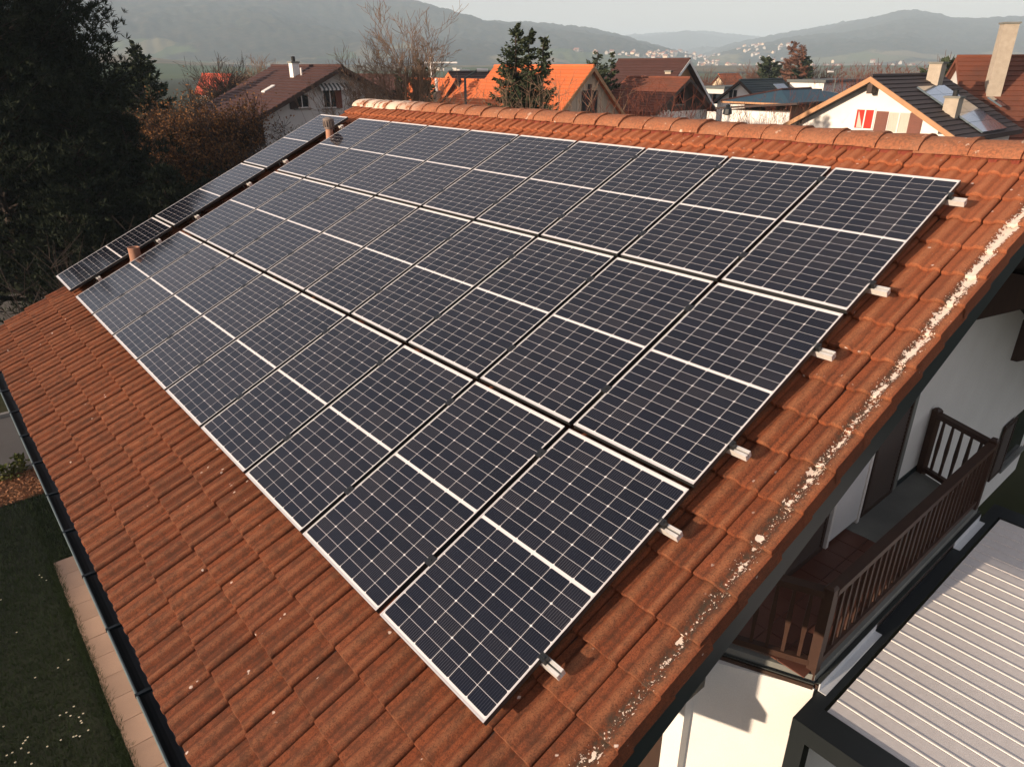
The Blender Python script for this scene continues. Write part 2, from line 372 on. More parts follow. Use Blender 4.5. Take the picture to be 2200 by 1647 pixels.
def ground_material():
    t = NT('ground'); p = t.pos(); sx = t.new('ShaderNodeSeparateXYZ'); t.lk(p, sx.inputs[0]); z = sx.outputs[2]
    n1 = t.noise(p, 0.0040, 6, 0.6); n2 = t.noise(p, 0.03, 6, 0.75); n3 = t.noise(p, 0.35, 5, 0.6); n4 = t.noise(p, 4.0, 5)
    near = t.mix(t.ramp(n3, [(0.35, 0.0), (0.65, 1.0)]), (0.030, 0.042, 0.014), (0.055, 0.050, 0.024))
    near = t.mix(t.math('MULTIPLY', n4, 0.6), near, (0.018, 0.022, 0.010))
    field = t.ramp(t.voro(p, 0.006, out='Color'), [(0.0, (0.050, 0.085, 0.028)), (0.45, (0.085, 0.105, 0.038)), (0.7, (0.17, 0.135, 0.075)), (1.0, (0.09, 0.08, 0.045))])
    far = t.math('GREATER_THAN', t.new('ShaderNodeVectorMath', operation='LENGTH').outputs['Value'] if False else z, 1.5)
    wood = t.mix(t.ramp(n2, [(0.35, 0.0), (0.65, 1.0)]), (0.016, 0.026, 0.018), (0.062, 0.048, 0.032))
    wood = t.mix(t.ramp(t.noise(p, 0.10, 3), [(0.45, 0.0), (0.6, 0.6)]), wood, (0.012, 0.020, 0.014))
    hi = t.math('ADD', t.math('MULTIPLY', z, 0.008), t.math('MULTIPLY', t.math('SUBTRACT', n1, 0.5), 1.8))
    land = t.mix(t.ramp(hi, [(0.16, 0.0), (0.24, 1.0)]), field, wood)
    c = t.mix(t.ramp(z, [(0.0, 0.0), (1.0, 1.0)]), near, land)
    return t.set(c, 0.95, spec=0.1)
_rad = np.concatenate([np.array([0.0, 20, 60, 120, 220, 340]), np.linspace(430, 1250, 50), np.linspace(1275, 3000, 84), np.linspace(3050, 6200, 60), np.linspace(6500, 9000, 5)])
# fine angular steps where the camera looks, coarse behind it
_a0 = math.atan2(RW[2][1], RW[2][0])
_ang = np.concatenate([np.linspace(-0.80, 0.80, 640), np.linspace(0.80, 2 * math.pi - 0.80, 160)[1:-1]]) + _a0
_A, _D = np.meshgrid(_ang, _rad)
_X = CAM.x + _D * np.cos(_A); _Y = CAM.y + _D * np.sin(_A)
_H = terrain_h(_X, _Y)
_V = np.stack([_X.ravel(), _Y.ravel(), _H.ravel()], 1)
_na = len(_ang); _i, _j = np.meshgrid(np.arange(len(_rad) - 1), np.arange(_na), indexing='ij'); _jn = (_j + 1) % _na
_F = np.stack([_i*_na+_j, (_i+1)*_na+_j, (_i+1)*_na+_jn, _i*_na+_jn], -1).reshape(-1, 4)
ground = tag(obj('ground', np_mesh('ground', _V, _F, ground_material())), kind='structure')
def gh(x, y): return float(terrain_h(np.array([x]), np.array([y]))[0])

# ------------------------------------------------------------------ the main house
A = math.radians(24.5); CA, SA = math.cos(A), math.sin(A)
def W(v, u, n): return Vector((v * CA - n * SA, u, v * SA + n * CA + GZ))
ROOFM = Matrix(((CA, 0, -SA, 0), (0, 1, 0, 0), (SA, 0, CA, GZ), (0, 0, 0, 1)))          # local x = up the slope, y = along the eaves
XR = 5.78; VR = XR / CA                     # ridge
TW, TG, N0 = 0.3045, 0.3424, -0.175         # tile cover width, gauge, height of the tile bed
V_EAVE = -1.352; U0 = -0.585; NROW = 22; NCOL = 38
U_END = U0 + NCOL * TW
house = thing('chalet_house', 'chalet house with white walls and the large red tiled roof carrying solar panels', 'house', (5.8, 5.5, 0))
YW, YB = 0.88, 10.3
def und(X):                                  # underside of the roof deck at X
    zr = XR * math.tan(A) + (N0 - 0.15) / CA + GZ
    return zr - abs(X - XR) * math.tan(A)
X0, X1 = -0.62, 16.0
mb = MB()
prof = [(X0, 0), (X1, 0), (X1, und(X1)), (XR, und(XR)), (X0, und(X0))]
ZF = GZ - 2.62
mb.prism([(x, YW, z) for x, z in [(X0, ZF), (X1, ZF)] + prof[2:]], (0, YB - YW, 0))
mb.prism([(x, YW, z) for x, z in ((3.44, 0), (X1, 0), (X1, ZF), (3.44, ZF))], (0, YB - YW, 0))
mb.prism([(x, 2.6, z) for x, z in ((X0, 0), (3.44, 0), (3.44, ZF), (X0, ZF))], (0, YB - 2.6, 0))
mb.build('wall', M_white, house)
SPLAY = [(3.46, 1.10), (4.12, -0.12), (8.62, -0.12), (9.16, 1.10)]
mb = MB(); mb.prism([(x, y, 0) for x, y in SPLAY], (0, 0, GZ - 2.64)); mb.build('bay_wall', M_white, house)
# roof deck on both slopes
mb = MB()
mb.prism([W(V_EAVE + 0.03, U0 + 0.06, N0 - 0.012), W(VR, U0 + 0.06, N0 - 0.012), W(VR, U0 + 0.06, N0 - 0.15), W(V_EAVE + 0.03, U0 + 0.06, N0 - 0.15)], (0, U_END - U0 - 0.12, 0))
def W2(s, u, n): return Vector((XR + s * CA + n * SA, u, VR * SA - s * SA + n * CA + GZ))
LR = 11.9
mb.prism([W2(0.001, U0 + 0.06, N0 - 0.012), W2(LR - 0.03, U0 + 0.06, N0 - 0.012), W2(LR - 0.03, U0 + 0.06, N0 - 0.15), W2(0.001, U0 + 0.06, N0 - 0.15)], (0, U_END - U0 - 0.12, 0))
roof = mb.build('roof', M_deck, house)

# tiles --------------------------------------------------
def tile_profile(y):
    z = 0.0
    for c, hw, h in ((0.030, 0.040, 0.022), (0.182, 0.058, 0.024)):
        d = max(0.0, (abs(y - c) / hw - 0.38) / 0.62)
        if d < 1: z = max(z, h * (0.5 + 0.5 * math.cos(math.pi * d)))
    return z
YS = [0.0, 0.012, 0.044, 0.053, 0.062, 0.071, 0.085, 0.112, 0.124, 0.138, 0.150, 0.161, 0.182, 0.203, 0.214, 0.226, 0.240, 0.252, TW - 0.0085]
def verge_profile(y):
    if y < 0.062: return 0.024
    return max(tile_profile(y) if y > 0.1 else 0.0, 0.024 * max(0.0, 1 - (y - 0.062) / 0.024))
def tile_arrays(length=0.425, flange=0.0, w_end=None):
    """rings from the front foot over the lip to the top; local x up the slope, y along the eaves"""
    ys = list(YS) if not flange else [0.0, 0.010, 0.030, 0.062, 0.074, 0.086] + YS[7:]; pr = [(verge_profile if flange else tile_profile)(y) for y in ys]
    ys = [ys[0]] + ys + [ys[-1]]; dr = [0.03 + flange] + [0] * (len(ys) - 2) + [0.03]
    pr = [pr[0]] + pr + [pr[-1]]
    lift = lambda x: 0.034 * (1 - x / TG)
    rings = [(0.004, -0.032, 1), (0.0, -0.012, 0), (0.004, -0.003, 0), (0.018, 0.0, 0), (length, 0.0, 0)]
    V, F = [], []
    for x, dz, foot in rings:
        for y, p, d in zip(ys, pr, dr): V.append((x, y, lift(x) + p + dz - (d if not foot else 0.0 if d == 0 else d * 0.9)))
    n = len(ys)
    for k in range(len(rings) - 1):
        for i in range(n - 1): F.append((k*n+i, (k+1)*n+i, (k+1)*n+i+1, k*n+i+1))
    return V, F
def mesh_from(name, V, F, m, smooth=True):
    b = MB(); b.v = V; b.f = [tuple(f) for f in F]; b.m = [0] * len(F); return b.mesh(name, m, smooth)
ME_TILE = mesh_from('tile', *tile_arrays(), M_tile); ME_TOPTILE = mesh_from('tile_top', *tile_arrays(0.47), M_tile)
Vv, Fv = tile_arrays(flange=0.10); ME_VERGE = mesh_from('tile_verge', Vv, Fv, M_verge)
# far verge: the flange on the other side
ME_VERGE2 = mesh_from('tile_verge_far', [(x, TW - 0.0085 - y, z) for x, y, z in Vv], [tuple(reversed(f)) for f in Fv], M_tile)
PW, PH, PGX, PGY, SEP = 1.04, 1.7904, 0.0442, 0.0435, 0.3813
def panel_origin(c, r): return r * (PH + PGY), c * (PW + PGX) + (SEP if c == 9 else 0)
RECTS = []
for c in range(10):
    for r in range(3):
        v, u = panel_origin(c, r); RECTS.append((v, v + PH, u, u + PW))
camR = ROOFM.inverted() @ CAM
def proj(P):
    q = P - CAM; z = Vector(RW[2]).dot(q); return 1100 + FOC * Vector(RW[0]).dot(q) / z, 823.5 + FOC * Vector(RW[1]).dot(q) / z, z
def tile_seen(v, u):
    k = 0; S = [(0.02, 0.02), (0.02, 0.28), (0.17, 0.15), (0.32, 0.02), (0.32, 0.28)]
    for dv, du in S:
        P = Vector((v + dv, u + du, N0 + 0.03)); t = camR.z / (camR.z - P.z); q = camR + (P - camR) * t
        x, y, z = proj(ROOFM @ P)
        if 0 <= x <= 2200 and 0 <= y <= 1647 and not any(a <= q.x <= b and c <= q.y <= d for a, b, c, d in RECTS): k += 1
    if not k: return 0
    cs = [proj(ROOFM @ Vector((v + a, u + b, N0))) for a, b in ((0, 0), (TG, 0), (TG, TW), (0, TW))]
    ar = abs(sum(cs[i][0] * cs[(i+1) % 4][1] - cs[(i+1) % 4][0] * cs[i][1] for i in range(4))) / 2
    return ar * k / 5
cand = []
for r in range(NROW):
    for c in range(NCOL):
        v = V_EAVE + r * TG; u = U0 + c * TW
        cand.append((tile_seen(v, u), r, c, v, u))
cand.sort(reverse=True)
tr = np.random.RandomState(5)
rest_v, rest_f = [], []
def add_rest(V, F, Mx):
    b = sum(len(x) for x in rest_v)
    a = np.array(V); a = a @ np.array(Mx.to_3x3()).T + np.array(Mx.translation); rest_v.append(a); rest_f.append(np.array(F) + b)
T1 = tile_arrays(); T1b = tile_arrays(0.47)
for k, (ar, r, c, v, u) in enumerate(cand):
    j = tr.normal(0, 1, 4)
    Mt = Matrix.Translation((v + 0.004 * j[0], u + 0.0022 * j[1], N0 + 0.0022 * j[2])) @ Matrix.Rotation(0.007 * j[3], 4, 'Z') @ Matrix.Rotation(0.006 * j[1], 4, 'Y')
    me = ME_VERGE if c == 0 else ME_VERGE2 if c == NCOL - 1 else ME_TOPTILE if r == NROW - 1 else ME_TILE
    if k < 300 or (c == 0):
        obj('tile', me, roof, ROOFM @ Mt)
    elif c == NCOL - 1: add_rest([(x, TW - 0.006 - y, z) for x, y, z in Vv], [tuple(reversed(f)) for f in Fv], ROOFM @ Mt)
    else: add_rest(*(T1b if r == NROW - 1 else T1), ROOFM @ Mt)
RM2 = Matrix(((-CA, 0, SA, XR + LR * CA), (0, -1, 0, 0), (SA, 0, CA, VR * SA - LR * SA + GZ), (0, 0, 0, 1)))
for r in range(int(LR / TG)):
    for c in range(NCOL): add_rest(*T1, RM2 @ Matrix.Translation((r * TG, -(U0 + (c + 1) * TW), N0)))
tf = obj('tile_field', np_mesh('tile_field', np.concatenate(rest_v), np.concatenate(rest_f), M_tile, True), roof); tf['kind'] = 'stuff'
# ridge caps: tapered half-round covers, each overlapping the next
def cap_mesh(seed):
    rr = np.random.RandomState(seed); b = MB(); n = 11; secs = [(0.0, 1.05, 0.004), (0.03, 1.055, 0.006), (0.05, 1.025, 0.002), (0.24, 1.0, 0.0), (0.45, 0.965, -0.005)]
    pts = []
    for y, sc, dz in secs:
        for k in range(n):
            t = math.pi * (k / (n - 1)); x = -math.cos(t) * 0.235 * sc; z = math.sin(t) ** 1.15 * 0.128 * sc + dz - 0.088
            pts.append((x + rr.normal(0, .003), y, z + rr.normal(0, .0035)))
    b.v = pts
    for s_ in range(len(secs) - 1):
        for k in range(n - 1): b.f.append((s_*n+k, s_*n+k+1, (s_+1)*n+k+1, (s_+1)*n+k)); b.m.append(0)
    b.f.append(tuple(reversed(range(n)))); b.m.append(0)
    return b.mesh('ridge_cap', M_ridge, True)
caps = [cap_mesh(s) for s in (1, 2, 3, 4)]
zr = VR * SA + (N0 + 0.055) / CA + GZ - 0.016
nc = int((U_END - U0) / 0.40) + 1
for i in range(nc):
    y = U0 - 0.03 + i * 0.40
    obj('ridge_cap', caps[i % 4], roof, Matrix.Translation((XR, y, zr + rnd.uniform(-.004, .008))) @ Matrix.Rotation(rnd.uniform(-.02, .02), 4, 'Z') @ Matrix.Rotation(rnd.uniform(-.012, .012), 4, 'X'))
# the ridge roll's red fringe under the caps
mb = MB(); nn = 420
for i in range(nn):
    u = U0 + 0.05 + (U_END - U0 - 0.1) * i / nn; w_ = (U_END - U0) / nn * 0.92; dv = rnd.uniform(-0.02, 0.02)
    p = tile_profile((u - U0) % TW)
    mb.poly([W(VR - 0.31 + dv, u, N0 + 0.012 + p), W(VR - 0.31 + dv, u + w_, N0 + 0.012 + p), W(VR - 0.18, u + w_, N0 + 0.06), W(VR - 0.18, u, N0 + 0.06)])
fr = mb.build('ridge_roll', M_fringe, roof); fr['kind'] = 'stuff'
# barge boards, gutter, purlins
for uu, nm in ((U0 + 0.012, 'near'), (U_END - 0.06, 'far')):
    mb = MB()
    mb.prism([W(V_EAVE, uu, N0 - 0.075), W(VR, uu, N0 - 0.075), W(VR, uu, N0 - 0.30), W(V_EAVE, uu, N0 - 0.30)], (0, 0.035, 0))
    mb.prism([W2(0.002, uu, N0 - 0.075), W2(LR, uu, N0 - 0.075), W2(LR, uu, N0 - 0.30), W2(0.002, uu, N0 - 0.30)], (0, 0.035, 0))
    mb.build('barge_board', M_barge, house)
gc = W(V_EAVE - 0.045, 0, N0 - 0.055); mb = MB(); GN = 9; ring = []
for k in range(GN + 1):
    t = math.pi + math.pi * k / GN; ring.append((gc.x + 0.082 * math.cos(t), gc.z + 0.082 * math.sin(t)))
for k in range(GN):
    (xa, za), (xb, zb) = ring[k], ring[k + 1]
    mb.poly([(xa, U0 - 0.02, za), (xa, U_END + 0.02, za), (xb, U_END + 0.02, zb), (xb, U0 - 0.02, zb)])
mb.tube((ring[0][0], U0 - 0.02, ring[0][1]), (ring[0][0], U_END + 0.02, ring[0][1]), 0.010, n=6, m=1)
mb.poly([(x, U0 - 0.02, z) for x, z in ring]); mb.poly([(x, U_END + 0.02, z) for x, z in reversed(ring)])
gutter = mb.build('gutter', [M_gutter, M_gutter_edge], house)
for k in range(15):
    y = U0 + 0.4 + k * 0.8; mb = MB(); mb.box(ring[0][0] - 0.012, y, ring[0][1] - 0.012, ring[0][0] + 0.17, y + 0.025, ring[0][1] + 0.012); mb.build('gutter_bracket', M_gutter, gutter)
mb = MB(); mb.prism([W(V_EAVE + 0.05, U0 + 0.06, N0 - 0.152), W(V_EAVE + 0.05, U0 + 0.06, N0 - 0.30), W(V_EAVE + 0.09, U0 + 0.06, N0 - 0.30), W(V_EAVE + 0.09, U0 + 0.06, N0 - 0.152)], (0, U_END - U0 - 0.12, 0)); mb.build('eaves_board', M_darkwood, house)
for X in (0.0, 2.2, 5.68, 9.3, 12.6, 15.4):
    mb = MB(); z1 = und(X + 0.09) - 0.004; mb.box(X - 0.09, U0 + 0.05, z1 - 0.22, X + 0.09, YW, z1 if X < XR - .2 or X > XR + .2 else und(X) - 0.06)
    if X > 3: mb.prism([(X - 0.09, U0 + 0.45, z1 - 0.22), (X - 0.09, YW, z1 - 0.22), (X - 0.09, YW, z1 - 0.75), (X - 0.09, YW - 0.10, z1 - 0.75)], (0.18, 0, 0))
    mb.build('purlin', M_darkwood, house)
# ---------------- balcony
FZ = GZ - 2.45
balcony_poly = [(3.70, YW), (4.13, -0.10), (8.62, -0.10), (9.05, YW)]
mb = MB(); mb.prism([(x, y, FZ - 0.17) for x, y in balcony_poly], (0, 0, 0.14)); balcony = mb.build('balcony', M_concrete, house)
mb = MB()
for (a, b) in zip(balcony_poly[:-1], balcony_poly[1:]):
    a, b = Vector((*a, 0)), Vector((*b, 0)); d = (b - a).normalized(); nrm = Vector((d.y, -d.x, 0))
    mb.prism([a + nrm*0.005 + Vector((0,0,FZ-0.185)), b + nrm*0.005 + Vector((0,0,FZ-0.185)), b + nrm*0.045 + Vector((0,0,FZ-0.185)), a + nrm*0.045 + Vector((0,0,FZ-0.185))], (0, 0, 0.05), 1)
    mb.prism([a + nrm*0.003 + Vector((0,0,FZ-0.13)), b + nrm*0.003 + Vector((0,0,FZ-0.13)), b + nrm*0.06 + Vector((0,0,FZ-0.10)), a + nrm*0.06 + Vector((0,0,FZ-0.10))], (0, 0, 0.012))
mb.build('edge_trim', [M_flash, M_darkwood], balcony)
mb = MB(); mb.prism([(x, y, FZ - 0.03) for x, y in ((3.80, YW - 0.005), (4.15, -0.06), (6.72, -0.06), (6.72, YW - 0.005))], (0, 0, 0.018)); mb.build('grout_bed', M_grout, balcony)
mb = MB(); mb.prism([(x, y, FZ - 0.03) for x, y in ((6.725, YW - 0.005), (6.725, -0.06), (8.58, -0.06), (8.98, YW - 0.005))], (0, 0, 0.026)); mb.build('concrete_screed', M_concrete, balcony)
mb = MB(); mb.box(0.003, 0.003, 0, 0.297, 0.297, 0.012); ME_FT = mb.mesh('floor_tile', M_floor)
for i in range(9):
    for k in range(3):
        x = 3.99 + i * 0.303; y = -0.05 + k * 0.303
        if x - 3.80 > (YW - y) * 0.35 - 0.05 + 0.0 or True: obj('floor_tile', ME_FT, balcony, Matrix.Translation((x, y, FZ - 0.010)))
PB = [Vector((3.78, 0.80, 0)), Vector((4.17, -0.045, 0)), Vector((8.58, -0.045, 0)), Vector((8.97, 0.80, 0))]
def rail_post(p, d):
    mb = MB(); Tm = Matrix.Translation((p.x, p.y, FZ - 0.10)) @ Matrix.Rotation(math.atan2(d.y, d.x), 4, 'Z')
    mb.box(-0.05, -0.05, 0, 0.05, 0.05, 1.13, 0, Tm)
    q = [Tm @ Vector(v) for v in ((-0.05,-0.05,1.13),(0.05,-0.05,1.13),(0.05,0.05,1.13),(-0.05,0.05,1.13))]; top = [Tm @ Vector(v) for v in ((-0.03,-0.03,1.16),(0.03,-0.03,1.16),(0.03,0.03,1.16),(-0.03,0.03,1.16))]
    for i in range(4): mb.poly([q[i], q[(i+1)%4], top[(i+1)%4], top[i]])
    mb.poly(top); mb.build('post', M_railwood, balcony)
mbb = MB()
for (y0, w0), (y1, w1) in (((0.0, 0.017), (0.22, 0.017)), ((0.22, 0.017), (0.42, 0.026)), ((0.42, 0.026), (0.84, 0.013))):
    b = len(mbb.v)
    for z, w_ in ((y0, w0), (y1, w1)): mbb.v += [(-w_, -0.013, z), (w_, -0.013, z), (w_, 0.013, z), (-w_, 0.013, z)]
    for q in ((0,1,5,4),(1,2,6,5),(2,3,7,6),(3,0,4,7)): mbb.f.append(tuple(b+i for i in q)); mbb.m.append(0)
ME_BAL = mbb.mesh('baluster', M_railwood)
for (a, b), nb in zip(zip(PB[:-1], PB[1:]), (5, 26, 5)):
    d = (b - a).normalized(); ang = math.atan2(d.y, d.x); L_ = (b - a).length
    for nm, z, w_, h_ in (('handrail', FZ + 0.93, 0.055, 0.07), ('bottom_rail', FZ + 0.04, 0.035, 0.07)):
        mb = MB(); Tm = Matrix.Translation((a.x, a.y, z)) @ Matrix.Rotation(ang, 4, 'Z'); mb.box(0.05, -w_, 0, L_ - 0.05, w_, h_, 0, Tm); mb.build(nm, M_railwood, balcony)
    for k in range(nb):
        p = a.lerp(b, (k + 1) / (nb + 1)); obj('baluster', ME_BAL, balcony, Matrix.Translation((p.x, p.y, FZ + 0.10)) @ Matrix.Rotation(ang, 4, 'Z'))
for i, p in enumerate(PB): rail_post(p, (PB[2] - PB[1]) if i in (1, 2) else (PB[1] - PB[0]) if i == 0 else (PB[3] - PB[2]))
# balcony doors and shutters on the gable wall
def shutter(x0, x1, z0, z1, y, parent, m, name='shutter', nsl=None):
    mb = MB(); t_ = 0.035; mb.box(x0, y - t_, z0, x0 + 0.06, y, z1); mb.box(x1 - 0.06, y - t_, z0, x1, y, z1); mb.box(x0 + 0.06, y - t_, z0, x1 - 0.06, y, z0 + 0.07); mb.box(x0 + 0.06, y - t_, z1 - 0.07, x1 - 0.06, y, z1)
    s_ = mb.build(name, m, parent)
    n_ = nsl or int((z1 - z0 - 0.14) / 0.055)
    mb = MB(); w_ = x1 - x0 - 0.12; mb.poly([(0, -0.030, 0), (w_, -0.030, 0), (w_, -0.004, 0.05), (0, -0.004, 0.05)]); mb.poly([(0, -0.030, 0), (0, -0.026, -0.006), (w_, -0.026, -0.006), (w_, -0.030, 0)]); me = mb.mesh('slat', m)
    for k in range(n_): obj('slat', me, s_, Matrix.Translation((x0 + 0.06, y, z0 + 0.07 + (z1 - z0 - 0.14) * k / n_)))
    return s_
mb = MB(); mb.box(5.02, YW - 0.012, FZ - 0.02, 8.08, YW + 0.02, FZ + 2.15); mb.build('door_recess', M_barge, house)
shutter(5.05, 6.02, FZ + 0.02, FZ + 2.1, YW - 0.02, house, M_darkwood)
shutter(7.08, 8.02, FZ + 0.02, FZ + 2.1, YW - 0.02, house, M_darkwood)
mb = MB(); mb.box(6.14, YW - 0.05, FZ + 0.06, 6.98, YW - 0.014, FZ + 2.1); dr_ = mb.build('balcony_door', M_plaster_in, house)
mb = MB(); mb.box(6.10, YW - 0.065, FZ, 6.16, YW - 0.0145, FZ + 2.12); mb.box(6.94, YW - 0.065, FZ, 7.0, YW - 0.0145, FZ + 2.12); mb.build('door_frame', M_framew, dr_)
mb = MB(); mb.box(8.10, YW - 0.03, FZ - 0.02, 8.22, YW + 0.01, FZ + 2.2); mb.build('door_reveal', M_concrete, house)
mb = MB(); mb.box(8.22, YW - 0.02, FZ - 0.01, 8.98, YW + 0.01, FZ + 0.07); mb.build('skirting', M_barge, house)
# ground-floor window on the far end of the gable wall, its shutter, and the terrace door by the bay
mb = MB(); mb.box(14.3, YW - 0.01, GZ - 4.5, 15.6, YW + 0.02, GZ - 3.35); wn_ = mb.build('window', M_glass, house)
mb = MB(); mb.box(14.2, YW - 0.09, GZ - 4.6, 15.7, YW - 0.012, GZ - 4.52); mb.build('sill', M_concrete, wn_)
shutter(13.55, 14.25, GZ - 4.55, GZ - 3.3, YW - 0.03, house, M_darkwood)
mb = MB(); mb.box(1.0, 2.55, 0.02, 3.2, 2.574, 2.3); mb.build('terrace_door', M_barge, house)
shutter(0.1, 0.95, 0.05, 2.30, 2.57, house, M_darkwood)
mb = MB(); mb.box(X0, 2.575, 0, 3.43, 2.598, ZF - 0.01); mb.build('recess_dark_sheet', M_darkwood, house)  # dark sheet added over the white back wall to darken the sunlit recess
mb = MB(); mb.box(3.425, 1.12, 0, 3.438, 2.57, ZF - 0.01); mb.build('recess_dark_sheet', M_darkwood, house)  # same dark sheet added on the recess side wall
mb = MB(); mb.box(0.6, 0.62, GZ - 2.64, 3.30, YW, GZ - 2.50); mb.tube((0.6, 0.74, GZ - 2.50), (3.28, 0.74, GZ - 2.50), 0.06, n=12); mb.build('awning_box', M_barge, house)
# ------------------------------------------------------------------ solar panels on the roof
def panel_meshes():
    b = MB(); lp, z0 = 0.009, -0.040
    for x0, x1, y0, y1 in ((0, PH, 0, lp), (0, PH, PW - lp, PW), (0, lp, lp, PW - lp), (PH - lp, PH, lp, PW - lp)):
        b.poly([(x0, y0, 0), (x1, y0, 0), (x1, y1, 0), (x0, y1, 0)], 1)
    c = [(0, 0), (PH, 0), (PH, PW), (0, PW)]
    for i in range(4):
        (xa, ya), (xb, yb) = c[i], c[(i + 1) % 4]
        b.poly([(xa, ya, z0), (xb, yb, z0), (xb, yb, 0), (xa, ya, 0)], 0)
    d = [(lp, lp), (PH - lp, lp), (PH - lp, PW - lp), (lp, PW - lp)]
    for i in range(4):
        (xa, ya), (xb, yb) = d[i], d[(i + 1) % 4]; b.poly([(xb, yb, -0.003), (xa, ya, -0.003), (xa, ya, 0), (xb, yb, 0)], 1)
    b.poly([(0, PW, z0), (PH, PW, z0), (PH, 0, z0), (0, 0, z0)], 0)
    frame = b.mesh('panel_frame', [M_frame, M_lip])
    s = MB(); s.poly([(lp, lp, -0.003), (PH - lp, lp, -0.003), (PH - lp, PW - lp, -0.003), (lp, PW - lp, -0.003)]); sheet = s.mesh('panel_sheet', M_sheet)
    return frame, sheet
ME_PF, ME_PS = panel_meshes()
CWd, CHt = 0.1660, 0.0831; PXc = (PW - 2 * 0.0125) / 6; MARG = 0.028; MID = 0.022; PYc = (PH - 2 * MARG - MID) / 20
def cell_pts(flip):
    a, b = (0.0075, 0.0025) if not flip else (0.0025, 0.0075)      # corner cuts at the lower and the upper edge
    hx, hy = CHt / 2, CWd / 2
    return [(-hx, -hy + a, 0), (-hx + a, -hy, 0), (hx - b, -hy, 0), (hx, -hy + b, 0), (hx, hy - b, 0), (hx - b, hy, 0), (-hx + a, hy, 0), (-hx, hy - a, 0)]
ME_CELL = []
for fl in (0, 1):
    b = MB(); b.poly(cell_pts(fl)); ME_CELL.append(b.mesh('cell', M_cell))
slots = []
for k in range(20):
    x = MARG + (k + 0.5) * PYc + (MID if k >= 10 else 0)
    for c in range(6): slots.append((x, 0.0125 + (c + 0.5) * PXc, k % 2))
b = MB()
for x, y, fl in slots: b.poly([(px + x, py + y, -0.0024) for px, py, pz in cell_pts(fl)])
ME_CELLS = b.mesh('cell_field', M_cell)
ORD = ['first', 'second', 'third', 'fourth', 'fifth', 'sixth', 'seventh', 'eighth', 'ninth']
for r in range(3):
    for c in range(10):
        v, u = panel_origin(c, r)
        row = ('lowest row along the eaves', 'middle row', 'upper row under the ridge')[r]
        lab = ('solar panel, ' + ORD[c] + ' from the roof edge above the balcony, ' + row) if c < 9 else ('solar panel of the detached column beyond the vent pipes, ' + ('lowest', 'middle', 'topmost')[r] + ' of three')
        p = thing('solar_module', lab, 'solar panel', W(v, u, 0), (0, -A, 0), 'solar panels on the tiled roof')
        local('frame', ME_PF, p); local('backsheet', ME_PS, p)
        if c < 5:
            for x, y, fl in slots: local('cell', ME_CELL[fl], p, Matrix.Translation((x, y, -0.0024)))
        else:
            o = local('cell_field', ME_CELLS, p); o['kind'] = 'stuff'
# mounting rails with clamps
RV = [0.454, 1.51, 2.23, 3.26, 4.02, 5.25]
RN = ['lowest', 'second lowest', 'third lowest', 'third highest', 'second highest', 'highest']
def rail(v, u0, u1, lab, group, mids):
    t = thing('mounting_rail', lab, 'mounting rail', W(v, u0, -0.085), (0, -A, 0), group)
    mb = MB(); L_ = u1 - u0
    for x0, x1 in ((-0.028, -0.006), (0.006, 0.028)): mb.box(x0, 0, 0.012, x1, L_, 0.044)
    mb.box(-0.028, 0, 0, 0.028, L_, 0.012)
    local('profile', mb.mesh('rail_profile', M_alu), t)
    mb = MB(); mb.box(-0.022, -0.0, 0, 0.022, 0.028, 0.034); mb.box(-0.022, 0.0, 0.034, 0.022, 0.048, 0.040); mb.tube((0, 0.014, 0.034), (0, 0.014, 0.046), 0.007, n=8)
    me = mb.mesh('end_clamp', M_clamp)
    local('end_clamp', me, t, Matrix.Translation((0, mids[0] - 0.030, 0.045)))
    mb = MB(); mb.box(-0.035, -0.021, 0.0, 0.035, 0.021, 0.040); mb.box(-0.035, -0.030, 0.040, 0.035, 0.030, 0.0445); mb.tube((0, 0, 0.044), (0, 0, 0.049), 0.007, n=8); me = mb.mesh('mid_clamp', M_clamp)
    for m in mids[1:]: local('mid_clamp', me, t, Matrix.Translation((0, m, 0.045)))
    mb = MB(); mb.box(-0.03, -0.015, -0.095, -0.022, 0.015, 0.02); mb.box(-0.03, -0.015, -0.10, 0.08, 0.015, -0.092); me = mb.mesh('roof_hook', M_alu)
    k = 0.35
    while k < L_: local('roof_hook', me, t, Matrix.Translation((0, k, 0))); k += 1.22
for v, nm in zip(RV, RN):
    rail(v, -0.125, 9.0 * (PW + PGX) - 0.02, 'aluminium rail end sticking out beside the main panel field, ' + nm + ' of six', 'rails under the main panel field',
         [0.125] + [0.125 + c * (PW + PGX) - PGX / 2 for c in range(1, 9)])
    us = 9 * (PW + PGX) + SEP
    rail(v - 0.02, us - 0.12, us + PW + 0.04, 'short aluminium rail end beside the detached panel column, ' + nm + ' of six', 'rails under the detached panel column', [0.12])
# black hook covers just above the top panels
mb = MB(); mb.box(0, 0, 0, 0.10, 0.075, 0.028); mb.prism([(0.10, 0, 0), (0.10, 0.075, 0), (0.10, 0.075, 0.028), (0.10, 0, 0.028)], (0.05, 0, -0.012)); me = mb.mesh('hook_cover', M_clamp)
top_v = 3 * PH + 2 * PGY + 0.012
for k in range(8):
    o = obj('hook_cover', me, None, ROOFM @ Matrix.Translation((top_v, 0.33 + 1.24 * k, N0 + 0.024)))
    tag(o, 'small black roof hook cover above the topmost panels, ' + ORD[k] + ' from the balcony end', 'roof hook', 'black hook covers under the ridge')
